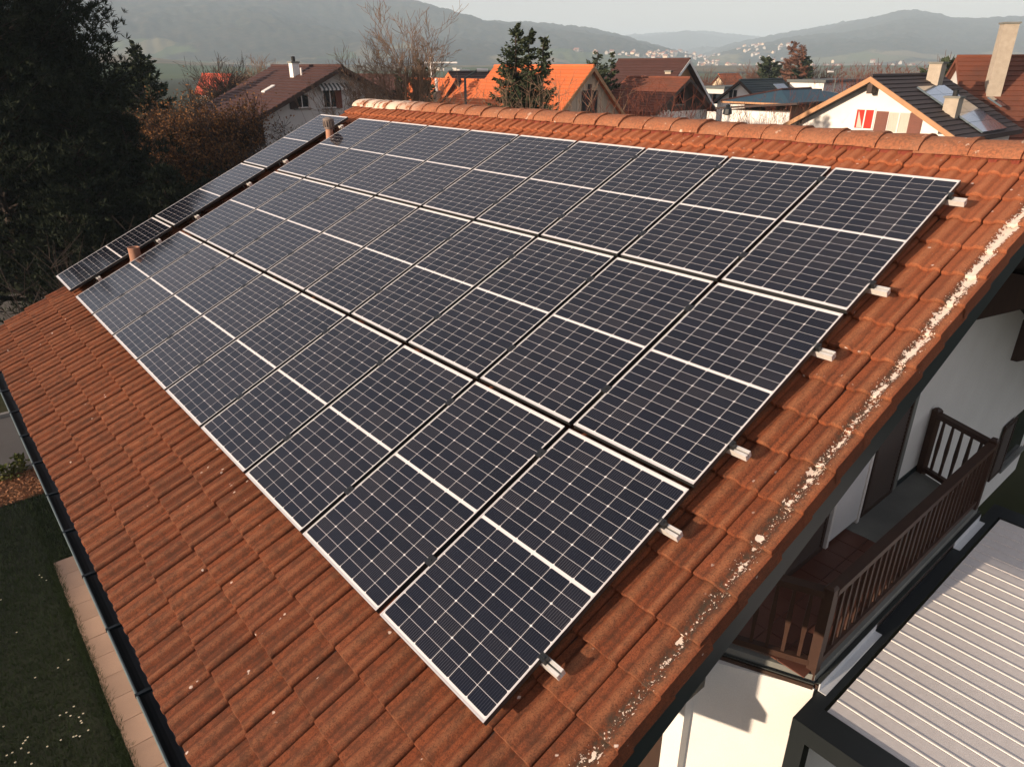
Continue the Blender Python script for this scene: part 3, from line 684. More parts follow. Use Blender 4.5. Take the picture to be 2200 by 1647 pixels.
# cables hanging in the gap between the two panel fields
for k, v in enumerate(RV):
    mb = MB(); P = [W(v - 0.04, 10.05, -0.06), W(v - 0.16, 9.98, -0.10), W(v - 0.30, 9.88, -0.115), W(v - 0.44, 9.82, -0.11)]
    for a, b_ in zip(P[:-1], P[1:]): mb.tube(a, b_, 0.007, n=6)
    tag(mb.build('solar_cable', M_cable), 'thin cable looping in the dark gap between the panel fields, ' + RN[k] + ' of six', 'cable', 'cables in the panel gap')
# vent pipes in the gap
def on_roof(v, u): return W(v, u, N0)
b0 = on_roof(0.98, 9.93); t = thing('vent_pipe', 'plain round clay vent pipe between the panel fields near the eaves', 'vent pipe', b0)
mb = MB(); mb.lathe((b0.x, b0.y, b0.z - 0.05), [(0.085, 0), (0.085, 0.33), (0.088, 0.335), (0.088, 0.352), (0.072, 0.352), (0.070, 0.20)], 20); mb.build('pipe', M_clay, t, True)
mb = MB(); mb.lathe((b0.x, b0.y, b0.z), [(0.19, -0.02), (0.105, 0.05), (0.092, 0.10)], 20); mb.build('collar', M_pipe, t, True)
b0 = on_roof(4.83, 9.92); t = thing('vent_pipe', 'grey vent pipe with slotted cowl between the panel fields near the ridge', 'vent pipe', b0)
mb = MB(); mb.lathe((b0.x, b0.y, b0.z - 0.05), [(0.075, 0), (0.062, 0.30)], 18); mb.build('pipe', M_clay, t, True)
mb = MB(); mb.lathe((b0.x, b0.y, b0.z), [(0.06, 0.25), (0.075, 0.26), (0.092, 0.40), (0.098, 0.405), (0.098, 0.42), (0.05, 0.445), (0.0, 0.45)], 18); cw = mb.build('cowl', M_pipe, t, True)
for k in range(14):
    a = 2 * math.pi * k / 14; mb = MB(); mb.box(-0.006, 0.078, 0.29, 0.006, 0.100, 0.385, 0, Matrix.Translation(b0) @ Matrix.Rotation(a, 4, 'Z')); mb.build('cowl_fin', M_pipe, cw)

# ------------------------------------------------------------------ pergola with aluminium louvres in front of the bay
PZ = GZ - 2.66
pg = thing('pergola', 'black steel pergola roofed with pale grey metal louvres beside the balcony', 'pergola', (6.4, -2.3, 0))
for nm, bx in (('back_beam', (3.66, -0.30, PZ - 0.22, 9.25, -0.15, PZ)), ('front_beam', (3.66, -4.60, PZ - 0.22, 9.25, -4.45, PZ)), ('side_beam', (3.66, -4.45, PZ - 0.22, 3.98, -0.30, PZ - 0.002)), ('side_beam', (8.93, -4.45, PZ - 0.22, 9.25, -0.30, PZ - 0.002))):
    mb = MB(); mb.box(*bx); mb.build(nm, M_black, pg)
for x, y in ((3.66, -0.31), (9.09, -0.31), (3.66, -4.58), (9.09, -4.58)):
    mb = MB(); mb.box(x + 0.002, y, 0, x + 0.158, y + 0.158, PZ - 0.222); mb.build('post', M_black, pg)
prof = [(0.0, -0.035), (0.0, -0.008), (0.004, 0.000), (0.010, 0.003), (0.024, 0.003), (0.034, -0.001), (0.040, -0.003), (0.198, -0.003), (0.203, -0.02)]
mb = MB()
for (xa, za), (xb, zb) in zip(prof[:-1], prof[1:]): mb.poly([(xa, -4.42, za), (xb, -4.42, zb), (xb, -0.33, zb), (xa, -0.33, za)])
mb.poly([(x, -0.33, z) for x, z in prof]); me = mb.mesh('louvre', M_slat, False)
for k in range(24): obj('louvre', me, pg, Matrix.Translation((3.985 + k * 0.2055, 0, PZ - 0.015)))
for (a, b_), lab in ((((1762, 1478), (1888, 1352)), 'longer bright metal angle strip between pergola and balcony edge'), (((2053, 1172), (2112, 1116)), 'shorter bright metal angle strip at the far end of the pergola')):
    p = at_z(*a, PZ + 0.05); q = at_z(*b_, PZ + 0.05); mb = MB()
    mb.prism([(p.x, -0.150, PZ + 0.005), (p.x, -0.235, PZ + 0.005), (p.x, -0.235, PZ + 0.012), (p.x, -0.162, PZ + 0.012), (p.x, -0.162, PZ + 0.11), (p.x, -0.150, PZ + 0.11)], (q.x - p.x, 0, 0))
    tag(mb.build('angle_strip', plain('strip_metal', (0.66, 0.67, 0.67), (0.55, 0.57, 0.57), 4, 0.45, metal=0.2)), lab, 'metal strip')

# ------------------------------------------------------------------ ground by the house: path, lawn, bed, drive
def sheet(name, pts, z, m, kind='structure'):
    mb = MB(); mb.poly([(x, y, z) for x, y in pts]); return tag(mb.build(name, m), kind=kind)
path = sheet('path', [(-1.27, -3.0), (-0.63, -3.0), (-0.63, 11.29), (-1.27, 11.29)], 0.012, M_joint)
mb = MB(); mb.box(0, 0, 0, 0.498, 0.498, 0.05); me = mb.mesh('paving_slab', M_slab)
for k in range(26):
    obj('paving_slab', me, path, Matrix.Translation((-1.262 + rnd.uniform(-.006, .006), 10.775 - k * 0.507, 0.0 + rnd.uniform(0, .006))) @ Matrix.Rotation(rnd.uniform(-.006, .006), 4, 'Z'))
M_asph = plain('asphalt', (0.105, 0.095, 0.085), (0.075, 0.068, 0.062), 0.8, 0.9, 0.3, 60)
M_kerb = plain('kerb_stone', (0.25, 0.23, 0.205), (0.17, 0.155, 0.14), 3, 0.9, 0.2)
sheet('driveway', [(-14, 15.55), (2.2, 15.55), (2.2, 18.9), (-14, 18.9)], 0.02, M_asph)
sheet('side_street', [(-30, 25.5), (40, 25.5), (40, 31.5), (-30, 31.5)], 0.02, plain('street', (0.17, 0.155, 0.14), (0.13, 0.12, 0.105), 0.6, 0.9))
for y, lab in ((15.42, 'grey kerb between the wood-chip bed and the drive'), (18.9, 'grey kerb along the far side of the drive')):
    mb = MB()
    mb.box(-14, y, 0, 2.2, y + 0.13, 0.11); tag(mb.build('kerb', M_kerb), lab, 'kerb')
M_bed = plain('bark_soil', (0.13, 0.065, 0.035), (0.07, 0.04, 0.022), 9, 0.95, 0.5)
sheet('flower_bed', [(-14, 14.1), (0.4, 14.1), (0.4, 15.42), (-14, 15.42)], 0.016, M_bed)
g = np.random.RandomState(9)
def chips(n, x0, x1, y0, y1, size, z=0.02):
    c = np.stack([g.uniform(x0, x1, n), g.uniform(y0, y1, n), np.full(n, z) + g.uniform(0, 0.03, n)], 1)
    d1 = g.normal(0, 1, (n, 3)); d1[:, 2] *= .4; d1 /= np.linalg.norm(d1, axis=1)[:, None]; d2 = g.normal(0, 1, (n, 3)); d2[:, 2] *= .4; d2 /= np.linalg.norm(d2, axis=1)[:, None]
    s1 = g.uniform(.5, 1, n)[:, None] * size; s2 = g.uniform(.2, .5, n)[:, None] * size
    V = np.stack([c - d1*s1 - d2*s2, c + d1*s1 - d2*s2, c + d1*s1 + d2*s2, c - d1*s1 + d2*s2], 1).reshape(-1, 3)
    return V, np.arange(4 * n).reshape(-1, 4)
V_, F_ = chips(9000, -4.5, 0.3, 14.12, 15.40, 0.05)
tag(obj('wood_chips', np_mesh('wood_chips', V_, F_, plain('chips', (0.34, 0.15, 0.065), (0.20, 0.09, 0.045), 14, 0.9))), 'orange-brown wood chips covering the bed between lawn and drive', 'wood chips', kind='stuff')
def grass_mat():
    t = NT('grass'); p = t.pos(); c = t.mix(t.noise(p, 1.6, 4), (0.009, 0.020, 0.006), (0.016, 0.030, 0.009)); c = t.mix(t.ramp(t.noise(p, 25, 3), [(.4, 0.), (.7, .7)]), c, (0.026, 0.038, 0.012)); return t.set(c, 0.8, spec=0.15)
M_grass = grass_mat()
sheet('lawn', [(-16, -6), (-1.262, -6), (-1.262, 11.3), (0.3, 11.3), (0.3, 14.1), (-16, 14.1)], 0.010, plain('lawn_soil', (0.014, 0.020, 0.007), (0.010, 0.012, 0.005), 3, 0.95))
def blades(n, x0, x1, y0, y1, hmin, hmax, wd):
    c = np.stack([g.uniform(x0, x1, n), g.uniform(y0, y1, n), np.full(n, 0.008)], 1)
    a = g.uniform(0, 2*np.pi, n); w_ = np.stack([np.cos(a), np.sin(a), 0*a], 1) * wd
    h = g.uniform(hmin, hmax, n); lean = np.stack([g.normal(0, .45, n) * h, g.normal(0, .45, n) * h, h], 1)
    V = np.stack([c - w_, c + w_, c + lean], 1).reshape(-1, 3); return V, np.arange(3 * n).reshape(-1, 3)
V_, F_ = blades(90000, -6.0, -1.25, 2.5, 14.1, 0.03, 0.09, 0.006)
V2, F2 = blades(9000, -1.36, -1.22, 2.5, 11.3, 0.04, 0.12, 0.006)
V3, F3 = blades(12000, -1.3, 0.2, 11.3, 14.1, 0.03, 0.09, 0.006)
tag(obj('grass', np_mesh('grass', np.concatenate([V_, V2, V3]), np.concatenate([F_, F2 + len(V_), F3 + len(V_) + len(V2)]), M_grass)), 'dark short lawn grass beside the slab path', 'grass', kind='stuff')
M_petal = plain('daisy', (0.75, 0.72, 0.60), None, 9, 0.7)
mb = MB()
for k in range(9):
    a = 2 * math.pi * k / 9; b_ = a + 0.5; mb.poly([(0, 0, 0.062), (0.022 * math.cos(a), 0.022 * math.sin(a), 0.058), (0.026 * math.cos((a + b_) / 2), 0.026 * math.sin((a + b_) / 2), 0.058), (0.022 * math.cos(b_), 0.022 * math.sin(b_), 0.058)])
mb.lathe((0, 0, 0.060), [(0.008, 0), (0.007, 0.005), (0.0, 0.007)], 6, 1); mb.tube((0, 0, 0), (0, 0, 0.06), 0.002, n=4, m=2)
me = mb.mesh('daisy', [M_petal, plain('daisy_eye', (0.5, 0.32, 0.03)), M_grass])
for px, py in ((147,1417),(125,1434),(159,1517),(143,1530),(129,1536),(152,1537),(170,1540),(179,1532),(174,1548),(176,1552),(190,1568),(158,1582),(164,1580),(172,1581),(131,1589),(102,1603),(50,1596),(55,1590),(60,1583),(46,1607),(33,1637),(62,1616),(15,1622),(27,1616),(2,1288),(85,1235),(90,1240),(100,1246),(36,1358),(76,1455),(68,1640),(8,1560)):
    p = at_z(px, py, 0.06); o = obj('daisy', me, None, Matrix.Translation((p.x, p.y, 0.02)) @ Matrix.Rotation(rnd.uniform(0, 6), 4, 'Z') @ Matrix.Diagonal((.55, .55, .8, 1))); tag(o, 'tiny white daisy flower in the dark lawn', 'daisy', 'daisies scattered in the lawn')
# ------------------------------------------------------------------ neighbouring houses
M_brown = plain('brown_tiles', (0.070, 0.026, 0.019), (0.050, 0.020, 0.015), 1.2, 0.8, 0.3, 12, vary=0.25)
M_dkbrown = plain('dark_brown_tiles', (0.062, 0.040, 0.033), (0.042, 0.028, 0.024), 1.5, 0.75, 0.3, 12, vary=0.3)
M_orange = plain('orange_tiles', (0.60, 0.155, 0.045), (0.50, 0.120, 0.038), 0.9, 0.8, 0.3, 14, vary=0.22)
M_rust = plain('rusty_tiles', (0.20, 0.058, 0.028), (0.060, 0.032, 0.020), 0.9, 0.9, 0.4, 8, vary=0.3)
M_red = plain('red_tiles', (0.42, 0.060, 0.025), (0.26, 0.040, 0.020), 0.7, 0.8, 0.3, 10, vary=0.2)
M_blue = plain('blue_grey_roof', (0.020, 0.066, 0.095), (0.028, 0.078, 0.105), 0.5, 0.75)
M_green = plain('green_grey_tiles', (0.030, 0.045, 0.046), (0.022, 0.034, 0.035), 0.8, 0.75, vary=0.2)
M_flat = plain('grey_flat_roof', (0.12, 0.13, 0.125), (0.08, 0.09, 0.085), 0.6, 0.9)
M_wood = plain('weathered_boards', (0.60, 0.46, 0.33), (0.44, 0.33, 0.23), 2.5, 0.85, 0.2, 30, use_pos=False, vary=0.5, stretch=(6, 6, 0.5))
M_trimw = plain('pine_trim', (0.42, 0.22, 0.10), (0.32, 0.16, 0.07), 3, 0.6)
M_panelw = plain('brown_panels', (0.30, 0.13, 0.065), (0.22, 0.095, 0.05), 1.2, 0.7, use_pos=False, vary=0.4)
M_chim = plain('chimney_render', (0.42, 0.36, 0.28), (0.30, 0.25, 0.19), 4, 0.9, 0.4, 25)
M_dark = plain('dark_void', (0.012, 0.012, 0.012), None, 3, 0.7)
M_shut = plain('red_brown_shutter', (0.17, 0.050, 0.028), (0.12, 0.038, 0.022), 4, 0.6)
M_curtain = plain('red_curtain', (0.50, 0.03, 0.015), (0.36, 0.02, 0.012), 6, 0.8, stretch=(8, 8, .5))
M_lace = plain('lace_curtain', (0.50, 0.48, 0.40), (0.36, 0.35, 0.29), 7, 0.8, stretch=(8, 8, .5))
M_collector = NT('solar_collector').set((0.075, 0.105, 0.125), 0.16, spec=0.9, coat=1.0, coat_rough=0.04)
M_cream = plain('cream_render', (0.66, 0.52, 0.36), (0.56, 0.44, 0.30), 0.8, 0.9)

def gable_house(name, label, pos, rot, Wd, L, eave, ridge, m_wall, m_roof, ov_f=0.5, ov_s=0.6, courses=(12, 12), m_trim=None, m_gable=None, ov_b=0.3, th=0.16, group='houses around the chalet'):
    h = thing(name, label, 'house', pos, (0, 0, rot), group); T = Matrix.Translation(pos) @ Matrix.Rotation(rot, 4, 'Z')
    tn = (ridge - eave) / (Wd / 2); pit = math.atan(tn); m_trim = m_trim or M_darkwood
    dz = th / math.cos(pit)
    body = [(-Wd/2, 0), (Wd/2, 0), (Wd/2, eave - dz), (0, ridge - dz), (-Wd/2, eave - dz)]
    mb = MB(); mb.prism([T @ Vector((x, 0, z)) for x, z in body], T.to_3x3() @ Vector((0, L, 0)))
    mb.build('wall', m_wall, h)
    if m_gable: 
        mb = MB(); zz = eave - dz - 0.02; hw = (ridge - dz - zz) / tn
        mb.prism([T @ Vector((x, -0.012, z)) for x, z in ((-hw + 0.01, zz), (hw - 0.01, zz), (0, ridge - dz - 0.01))], T.to_3x3() @ Vector((0, 0.011, 0))); mb.build('gable_cladding', m_gable, h)
    e = Wd / 2 + ov_s; ez = ridge - tn * e
    mb = MB()
    for s_ in (-1, 1):
        mb.prism([T @ Vector((x, -ov_f, z)) for x, z in ((0, ridge), (s_ * e, ez), (s_ * e, ez - dz), (0, ridge - dz))], T.to_3x3() @ Vector((0, L + ov_f + ov_b, 0)))
    rf = mb.build('roof', m_roof, h)
    S = math.hypot(e, ridge - ez); Lr = L + ov_f + ov_b
    for s_, n in zip((-1, 1), courses):
        if not n: continue
        gz = S / n; b = MB()       # a course: wedge, thick at its lower edge
        t0 = min(0.06, gz * 0.12)
        b.prism([(0, 0, 0.004), (gz * 1.02, 0, 0.008), (gz * 1.02, 0, 0.012), (0, 0, 0.008 + t0)], (0, Lr, 0)); me = b.mesh('tile_course', m_roof)
        for k in range(n):
            o = Vector((s_ * e, -ov_f, ez)) + Vector((-s_ * math.cos(pit), 0, math.sin(pit))) * (k * gz)
            if s_ < 0: B = Matrix(((math.cos(pit), 0, -math.sin(pit), o.x), (0, 1, 0, o.y), (math.sin(pit), 0, math.cos(pit), o.z), (0, 0, 0, 1)))
            else: B = Matrix(((-math.cos(pit), 0, math.sin(pit), o.x), (0, -1, 0, o.y + Lr), (math.sin(pit), 0, math.cos(pit), o.z), (0, 0, 0, 1)))
            obj('tile_course', me, rf, T @ B)
    mb = MB(); mb.tube(T @ Vector((0, -ov_f, ridge + 0.03)), T @ Vector((0, L + ov_b, ridge + 0.03)), 0.10, n=8); mb.build('ridge_cap', m_roof, rf)
    for s_ in (-1, 1):
        mb = MB(); d = dz + 0.05
        mb.prism([T @ Vector((x, -ov_f - 0.03, z)) for x, z in ((0.0 if s_ < 0 else 0.001, ridge + 0.01), (s_ * e, ez + 0.01), (s_ * e, ez - d), (0.0 if s_ < 0 else 0.001, ridge - d))], T.to_3x3() @ Vector((0, 0.028, 0))); mb.build('barge_board', m_trim, h)
    h['_w'] = 0; del h['_w']
    return h, T, rf, dict(tn=tn, pit=pit, e=e, ez=ez, ridge=ridge, Wd=Wd, L=L)
def window(h, T, x, z, w, hh, m_pane=None, m_frame=None, face='f', L=0, mull=1, sill=True, Wd=0, name='window'):
    """face f: front gable (local -y), l / r: side walls"""
    if face == 'f': B = T @ Matrix.Translation((x, 0, z))
    elif face == 'l': B = T @ Matrix.Translation((-Wd / 2, x, z)) @ Matrix.Rotation(-math.pi / 2, 4, 'Z')
    else: B = T @ Matrix.Translation((Wd / 2, x, z)) @ Matrix.Rotation(math.pi / 2, 4, 'Z')
    mb = MB(); fw = 0.07
    for a in ((-w/2, -w/2 + fw, -hh/2, hh/2), (w/2 - fw, w/2, -hh/2, hh/2), (-w/2 + fw, w/2 - fw, -hh/2, -hh/2 + fw), (-w/2 + fw, w/2 - fw, hh/2 - fw, hh/2)):
        mb.box(a[0], -0.045, a[2], a[1], 0.0, a[3], 0, B)
    for k in range(mull):
        xx = -w/2 + w * (k + 1) / (mull + 1); mb.box(xx - fw*.45, -0.042, -hh/2 + fw, xx + fw*.45, -0.003, hh/2 - fw, 0, B)
    f = mb.build(name, m_frame or M_framew, h)
    mb = MB(); mb.box(-w/2 + fw, -0.012, -hh/2 + fw, w/2 - fw, -0.002 + 0.0, hh/2 - fw, 0, B); mb.build('pane', m_pane or M_glass, f)
    if sill: mb = MB(); mb.box(-w/2 - 0.06, -0.10, -hh/2 - 0.06, w/2 + 0.06, 0, -hh/2 - 0.001, 0, B); mb.build('sill', M_concrete, f)
    return f
def panel_shutter(h, T, x, z, w, hh, m, y=-0.05):
    mb = MB(); B = T @ Matrix.Translation((x, 0, z)); mb.box(-w/2, y, -hh/2, w/2, -0.004, hh/2, 0, B); s_ = mb.build('shutter', m, h)
    n = 9; mb = MB(); mb.box(-w/2 + 0.05, y - 0.014, 0, w/2 - 0.05, y, hh / n * 0.55, 0, None); me = mb.mesh('slat', m)
    for k in range(n): obj('slat', me, s_, B @ Matrix.Translation((0, 0, -hh/2 + hh * (k + 0.25) / n)))
    return s_
def chimney(h, T, x, y, z0, z1, w, d, m=None, cap=True, name='chimney', pot=False):
    mb = MB(); mb.box(x - w/2, y - d/2, z0, x + w/2, y + d/2, z1, 0, T); c = mb.build(name, m or M_chim, h)
    if cap: mb = MB(); mb.box(x - w/2 - .06, y - d/2 - .06, z1 + .001, x + w/2 + .06, y + d/2 + .06, z1 + .09, 0, T); mb.build('cap', M_concrete, c)
    if pot: mb = MB(); mb.lathe(T @ Vector((x, y, z1 + .09)), [(0.12, 0), (0.12, .25), (0.14, .27), (0, .3)], 10); mb.build('pot', M_dark, c)
    return c
def loc(T, P): return T.inverted() @ P

# A: white house with the long brown roof
YA = 40.0; ap = at_y(722, 143, YA); cr = at_y(513, 275, YA); hw = ap.x - cr.x
hA, T, rf, q = gable_house('brown_roofed_house', 'white house under a long brown roof, striped awning in its shaded gable', (ap.x, YA, 0), 0, 2 * hw, 9.0, cr.z + 0.15, ap.z, M_grey_render, M_brown, 0.8, 0.35, (22, 0), ov_b=0.4)
mb = MB(); mb.box(-hw - 0.012, 0.3, 0.05, -hw - 0.001, 8.9, q['ez'] - 0.25, 0, T); mb.build('lit_side_sheet', M_white, hA)  # white sheet paints the sunlit side lighter than the shaded gable
for (px, py, w, hh) in ((648, 217, 0.95, 0.82), (709, 211, 1.0, 1.15), (766, 202, 0.7, 0.5)):
    p = loc(T, at_y(px, py, YA)); window(hA, T, p.x, p.z, w, hh)
p = loc(T, at_y(630, 218, YA)); panel_shutter(hA, T, p.x, p.z, 0.5, 0.85, M_darkwood)
p = loc(T, at_y(727, 212, YA)); panel_shutter(hA, T, p.x, p.z, 0.42, 1.1, M_shut)
p = loc(T, at_y(549, 287, YA)); window(hA, T, p.x, p.z, 1.0, 1.3, M_dark, M_darkwood)
p0 = loc(T, at_y(682, 180, YA)); p1 = loc(T, at_y(743, 190, YA)); n = 14
aw = None
for k in range(n):
    xa = p0.x + (p1.x - p0.x) * k / n; xb = p0.x + (p1.x - p0.x) * (k + 1) / n; mb = MB()
    mb.prism([T @ Vector(v) for v in ((xa, -0.005, p0.z), (xb, -0.005, p0.z), (xb, -0.42, p1.z), (xa, -0.42, p1.z))], (0, 0, 0.015)); mb.prism([T @ Vector(v) for v in ((xa, -0.42, p1.z - 0.001), (xb, -0.42, p1.z - 0.001), (xb, -0.425, p1.z - 0.09), (xa, -0.425, p1.z - 0.09))], (0, 0.01, 0))
    s_ = mb.build('awning' if k == 0 else 'stripe', (M_white, M_flat)[k % 2], hA if k == 0 else aw)
    if k == 0: aw = s_
tnA = q['tn']
def on_left(T, q, px, py):                   # point where the ray meets the left slope of a house
    n_ = T.to_3x3() @ Vector((-math.sin(q['pit']), 0, math.cos(q['pit']))); p0_ = T @ Vector((0, 0, q['ridge'])); return loc(T, at_plane(px, py, p0_, n_))
def on_rt(T, q, px, py):
    n_ = T.to_3x3() @ Vector((math.sin(q['pit']), 0, math.cos(q['pit']))); p0_ = T @ Vector((0, 0, q['ridge'])); return loc(T, at_plane(px, py, p0_, n_))
p = on_left(T, q, 634, 164); chimney(hA, T, p.x, p.y, p.z - 0.4, p.z + 0.75, 0.45, 0.5, M_white, pot=True)
p = on_left(T, q, 648, 163); mb = MB(); mb.tube(T @ Vector((p.x, p.y, p.z)), T @ Vector((p.x, p.y, p.z + 0.45)), 0.06, n=8); mb.build('flue', M_framew, hA)
pa = on_left(T, q, 565, 200); pb = on_left(T, q, 582, 191); mb = MB(); b_ = (pb - pa)
mb.prism([T @ (pa + Vector(d)) for d in ((0, -0.25, 0.03), (0, 0.25, 0.03), (0, 0.25, 0.10), (0, -0.25, 0.10))], T.to_3x3() @ Vector((0.75, 0, 0.75 * tnA))); mb.build('skylight', M_framew, hA)

# B: white gable lit by the sun, brown roof with solar collectors
XB = 36.0; ap = at_x(1885, 165, XB); el = at_x(1712, 262, XB); er = at_x(2085, 300, XB)
WB = 8.2; tB = (ap.z - (el.z + er.z) / 2) / ((el.y - er.y) / 2); eB = ap.z - tB * WB / 2
hB, T, rf, q = gable_house('white_gable_house', 'white gabled house with solar collectors on its dark brown roof and red curtains', (XB, ap.y, 0), -math.pi / 2, WB, 7.6, eB, ap.z, M_white, M_dkbrown, 0.7, 0.45, (0, 15), M_trimw)
# local x runs towards -Y
for (px, py, w, hh, mp) in ((1857, 256, 0.98, 1.0, M_curtain), (1930, 264, 1.10, 1.02, M_lace)):
    p = loc(T, at_x(px, py, XB)); f = window(hB, T, p.x, p.z, w, hh, mp, sill=False)
p = loc(T, at_x(1848, 256, XB)); mb = MB(); mb.prism([T @ (p + Vector(d)) for d in ((-0.13, -0.016, -0.4), (0.16, -0.016, -0.4), (-0.13, -0.016, 0.4))], T.to_3x3() @ Vector((0, 0.003, 0))); mb.build('lace_curtain', M_lace, hB)
for px, py in ((1893, 264), (1966, 268)): p = loc(T, at_x(px, py, XB)); panel_shutter(hB, T, p.x, p.z, 0.60, 1.05, M_shut)
pits = q['pit']
def slope_box(h, T, q, c0, c1, up, dn, name, m, t=0.06, lift=0.07, parent=None):
    """a flat box on the right-hand slope; c0..c1 local y range, up / dn distances below the ridge along the slope"""
    B = T @ Matrix.Translation((0, 0, q['ridge'])) @ Matrix.Rotation(q['pit'], 4, 'Y'); mb = MB(); mb.box(up, c0, lift, dn, c1, lift + t, 0, B); return mb.build(name, m, parent or h)
pa = on_rt(T, q, 1966, 192); pb = on_rt(T, q, 2024, 189); pc = on_rt(T, q, 2200, 300)
sl = math.cos(q['pit']); u0, u1 = pa.x / sl, min(5.6, q['e'] / sl - 0.15); cw_ = (pb.y - pa.y) / 2; nr = 5; hgt = (u1 - u0) / nr
for k in range(2):
    for j in range(nr): slope_box(hB, T, q, pa.y + k * cw_ + 0.015, pa.y + (k + 1) * cw_ - 0.015, u0 + j * hgt + 0.01, u0 + (j + 1) * hgt - 0.01, 'solar_collector', M_collector, 0.08, 0.08)
for px, py, w, hh in ((2006, 180, 0.62, 0.95), (2042, 247, 0.62, 0.75)):
    p = on_rt(T, q, px, py); chimney(hB, T, p.x, p.y, p.z - 0.5, p.z + hh, w, w, pot=(px == 2042))
pa = on_rt(T, q, 2118, 214); slope_box(hB, T, q, pa.y, pa.y + 0.7, pa.x / sl, pa.x / sl + 0.9, 'skylight', M_collector, 0.08, 0.08)
mb = MB(); p = loc(T, at_x(1895, 190, XB)); mb.box(-0.12, -0.6, q['ridge'] - 0.75, 0.12, 0, q['ridge'] - 0.25, 0, T); mb.build('purlin', M_darkwood, hB)
for s_ in (-1, 1): mb = MB(); mb.box(s_ * 3.6 - 0.1, -0.6, eB - 0.05, s_ * 3.6 + 0.1, 0, eB + 0.22 - 0.0, 0, T); mb.build('purlin', M_darkwood, hB)

# barn with the orange roof and weathered board gable
YC = 32.0; ap = at_y(1268, 143, YC); er = at_y(1330, 238, YC); tn = (ap.z - er.z) / (er.x - ap.x); WC = 8.6
r_ = pray(1068, 143); tt = (ap.x - CAM.x) / r_.x; LC = (CAM + r_ * tt).y - YC
hC, T, rf, q = gable_house('orange_roofed_barn', 'barn with big orange tile roof, weathered board gable and black T-shaped doorway', (ap.x, YC, 0), 0, WC, LC, ap.z - tn * WC / 2, ap.z, M_wood, M_orange, 0.35, 0.5, (20, 0), M_trimw)
npl = 30
for k in range(npl):
    xa = -WC/2 + WC * k / npl; xb = xa + WC / npl - 0.02; za = min(q['ridge'] - 0.22 - abs(xa) * tn, 9); zb = min(q['ridge'] - 0.22 - abs(xb) * tn, 9)
    mb = MB(); dp = rnd.uniform(0.02, 0.04); mb.prism([T @ Vector(v) for v in ((xa, -dp, 2.0), (xb, -dp, 2.0), (xb, -dp, zb), (xa, -dp, za))], (0, dp - 0.002, 0)); mb.build('plank', M_wood, hC)
pa = loc(T, at_y(1249, 195, YC)); pb = loc(T, at_y(1281, 240, YC)); pc = loc(T, at_y(1262, 181, YC)); pd = loc(T, at_y(1270, 195, YC))
mb = MB(); mb.box(pa.x, -0.06, pb.z - 1.2, pb.x, -0.045, pa.z, 0, T); mb.box(pc.x, -0.06, pa.z + .001, pd.x, -0.045, pc.z, 0, T); mb.build('doorway', M_dark, hC)

# brown house and the low red-roofed one in front of it
YD = 38.0; ap = at_y(1470, 128, YD); er = at_y(1526, 232, YD); tn = (ap.z - er.z) / (er.x - ap.x); WDd = 2 * (er.x - ap.x) - 0.8
r_ = pray(1325, 129); LD = (CAM + r_ * ((ap.x - CAM.x) / r_.x)).y - YD
hD, T, rf, q = gable_house('brown_tiled_house', 'tall house with plain brown tile roof and wooden gable edged in white', (ap.x, YD, 0), 0, WDd, LD - 0.5, ap.z - tn * WDd / 2, ap.z, M_trimw, M_brown, 0.6, 0.4, (18, 0), M_white)
p = on_left(T, q, 1440, 165); chimney(hD, T, -1.0, 0.6, q['ridge'] - 2.2, q['ridge'] - 0.95, 0.6, 0.6)
YE = 33.0; ap = at_y(1467, 168, YE); er = at_y(1523, 234, YE); tn = (ap.z - er.z) / (er.x - ap.x); WE = 2 * (er.x - ap.x) - 0.6
r_ = pray(1345, 166); LE = (CAM + r_ * ((ap.x - CAM.x) / r_.x)).y - YE
hE, T, rf, q = gable_house('red_roofed_house', 'low house with mossy red roof and dark wooden gable window, white below', (ap.x, YE, 0), 0, WE, LE - 0.4, ap.z - tn * WE / 2, ap.z, M_white, M_rust, 0.7, 0.3, (14, 0), M_darkwood, M_darkwood)
p = loc(T, at_y(1460, 207, YE)); window(hE, T, p.x, p.z, 0.95, 1.15, None, M_darkwood)
for px, py, w in ((1474, 243, 0.25), (1435, 242, 0.22), (1425, 243, 0.22), (1417, 243, 0.22)): p = loc(T, at_y(px, py, YE)); window(hE, T, p.x, p.z, w * 1.2, 0.34, M_shut, M_framew, mull=0, sill=False)

# orange house behind the bare tree, and the row beside it
def quick(name, label, plane, val, apx, epx, ridge_px, m_wall, m_roof, rot0=True, courses=(10, 0), ov_f=0.4, ov_s=0.3, m_trim=None, Lmin=5.0, wadd=0.0, m_gable=None):
    f = at_y if rot0 else at_x; ap = f(*apx, val); er = f(*epx, val)
    dx = abs((er.x - ap.x) if rot0 else (er.y - ap.y)); tn = (ap.z - er.z) / dx; Wd = 2 * dx + wadd
    r_ = pray(*ridge_px)
    if rot0: L = (CAM + r_ * ((ap.x - CAM.x) / r_.x)).y - val
    else: L = (CAM + r_ * ((ap.y - CAM.y) / r_.y)).x - val
    L = max(Lmin, L); pos = (ap.x, ap.y, 0)
    return gable_house(name, label, pos, 0 if rot0 else -math.pi / 2, Wd, L, ap.z - tn * Wd / 2, ap.z, m_wall, m_roof, ov_f, ov_s, courses, m_trim, m_gable)
hF, T, rf, q = quick('orange_roofed_house', 'orange roofed house with grey-white gable behind the tall bare tree', 'y', 46, (972, 172), (990, 197), (880, 169), M_grey_render, M_orange, wadd=3.0, courses=(14, 0))
p = loc(T, at_y(968, 203, 46)); window(hF, T, p.x, p.z, 0.4, 0.3, M_dark, sill=False)
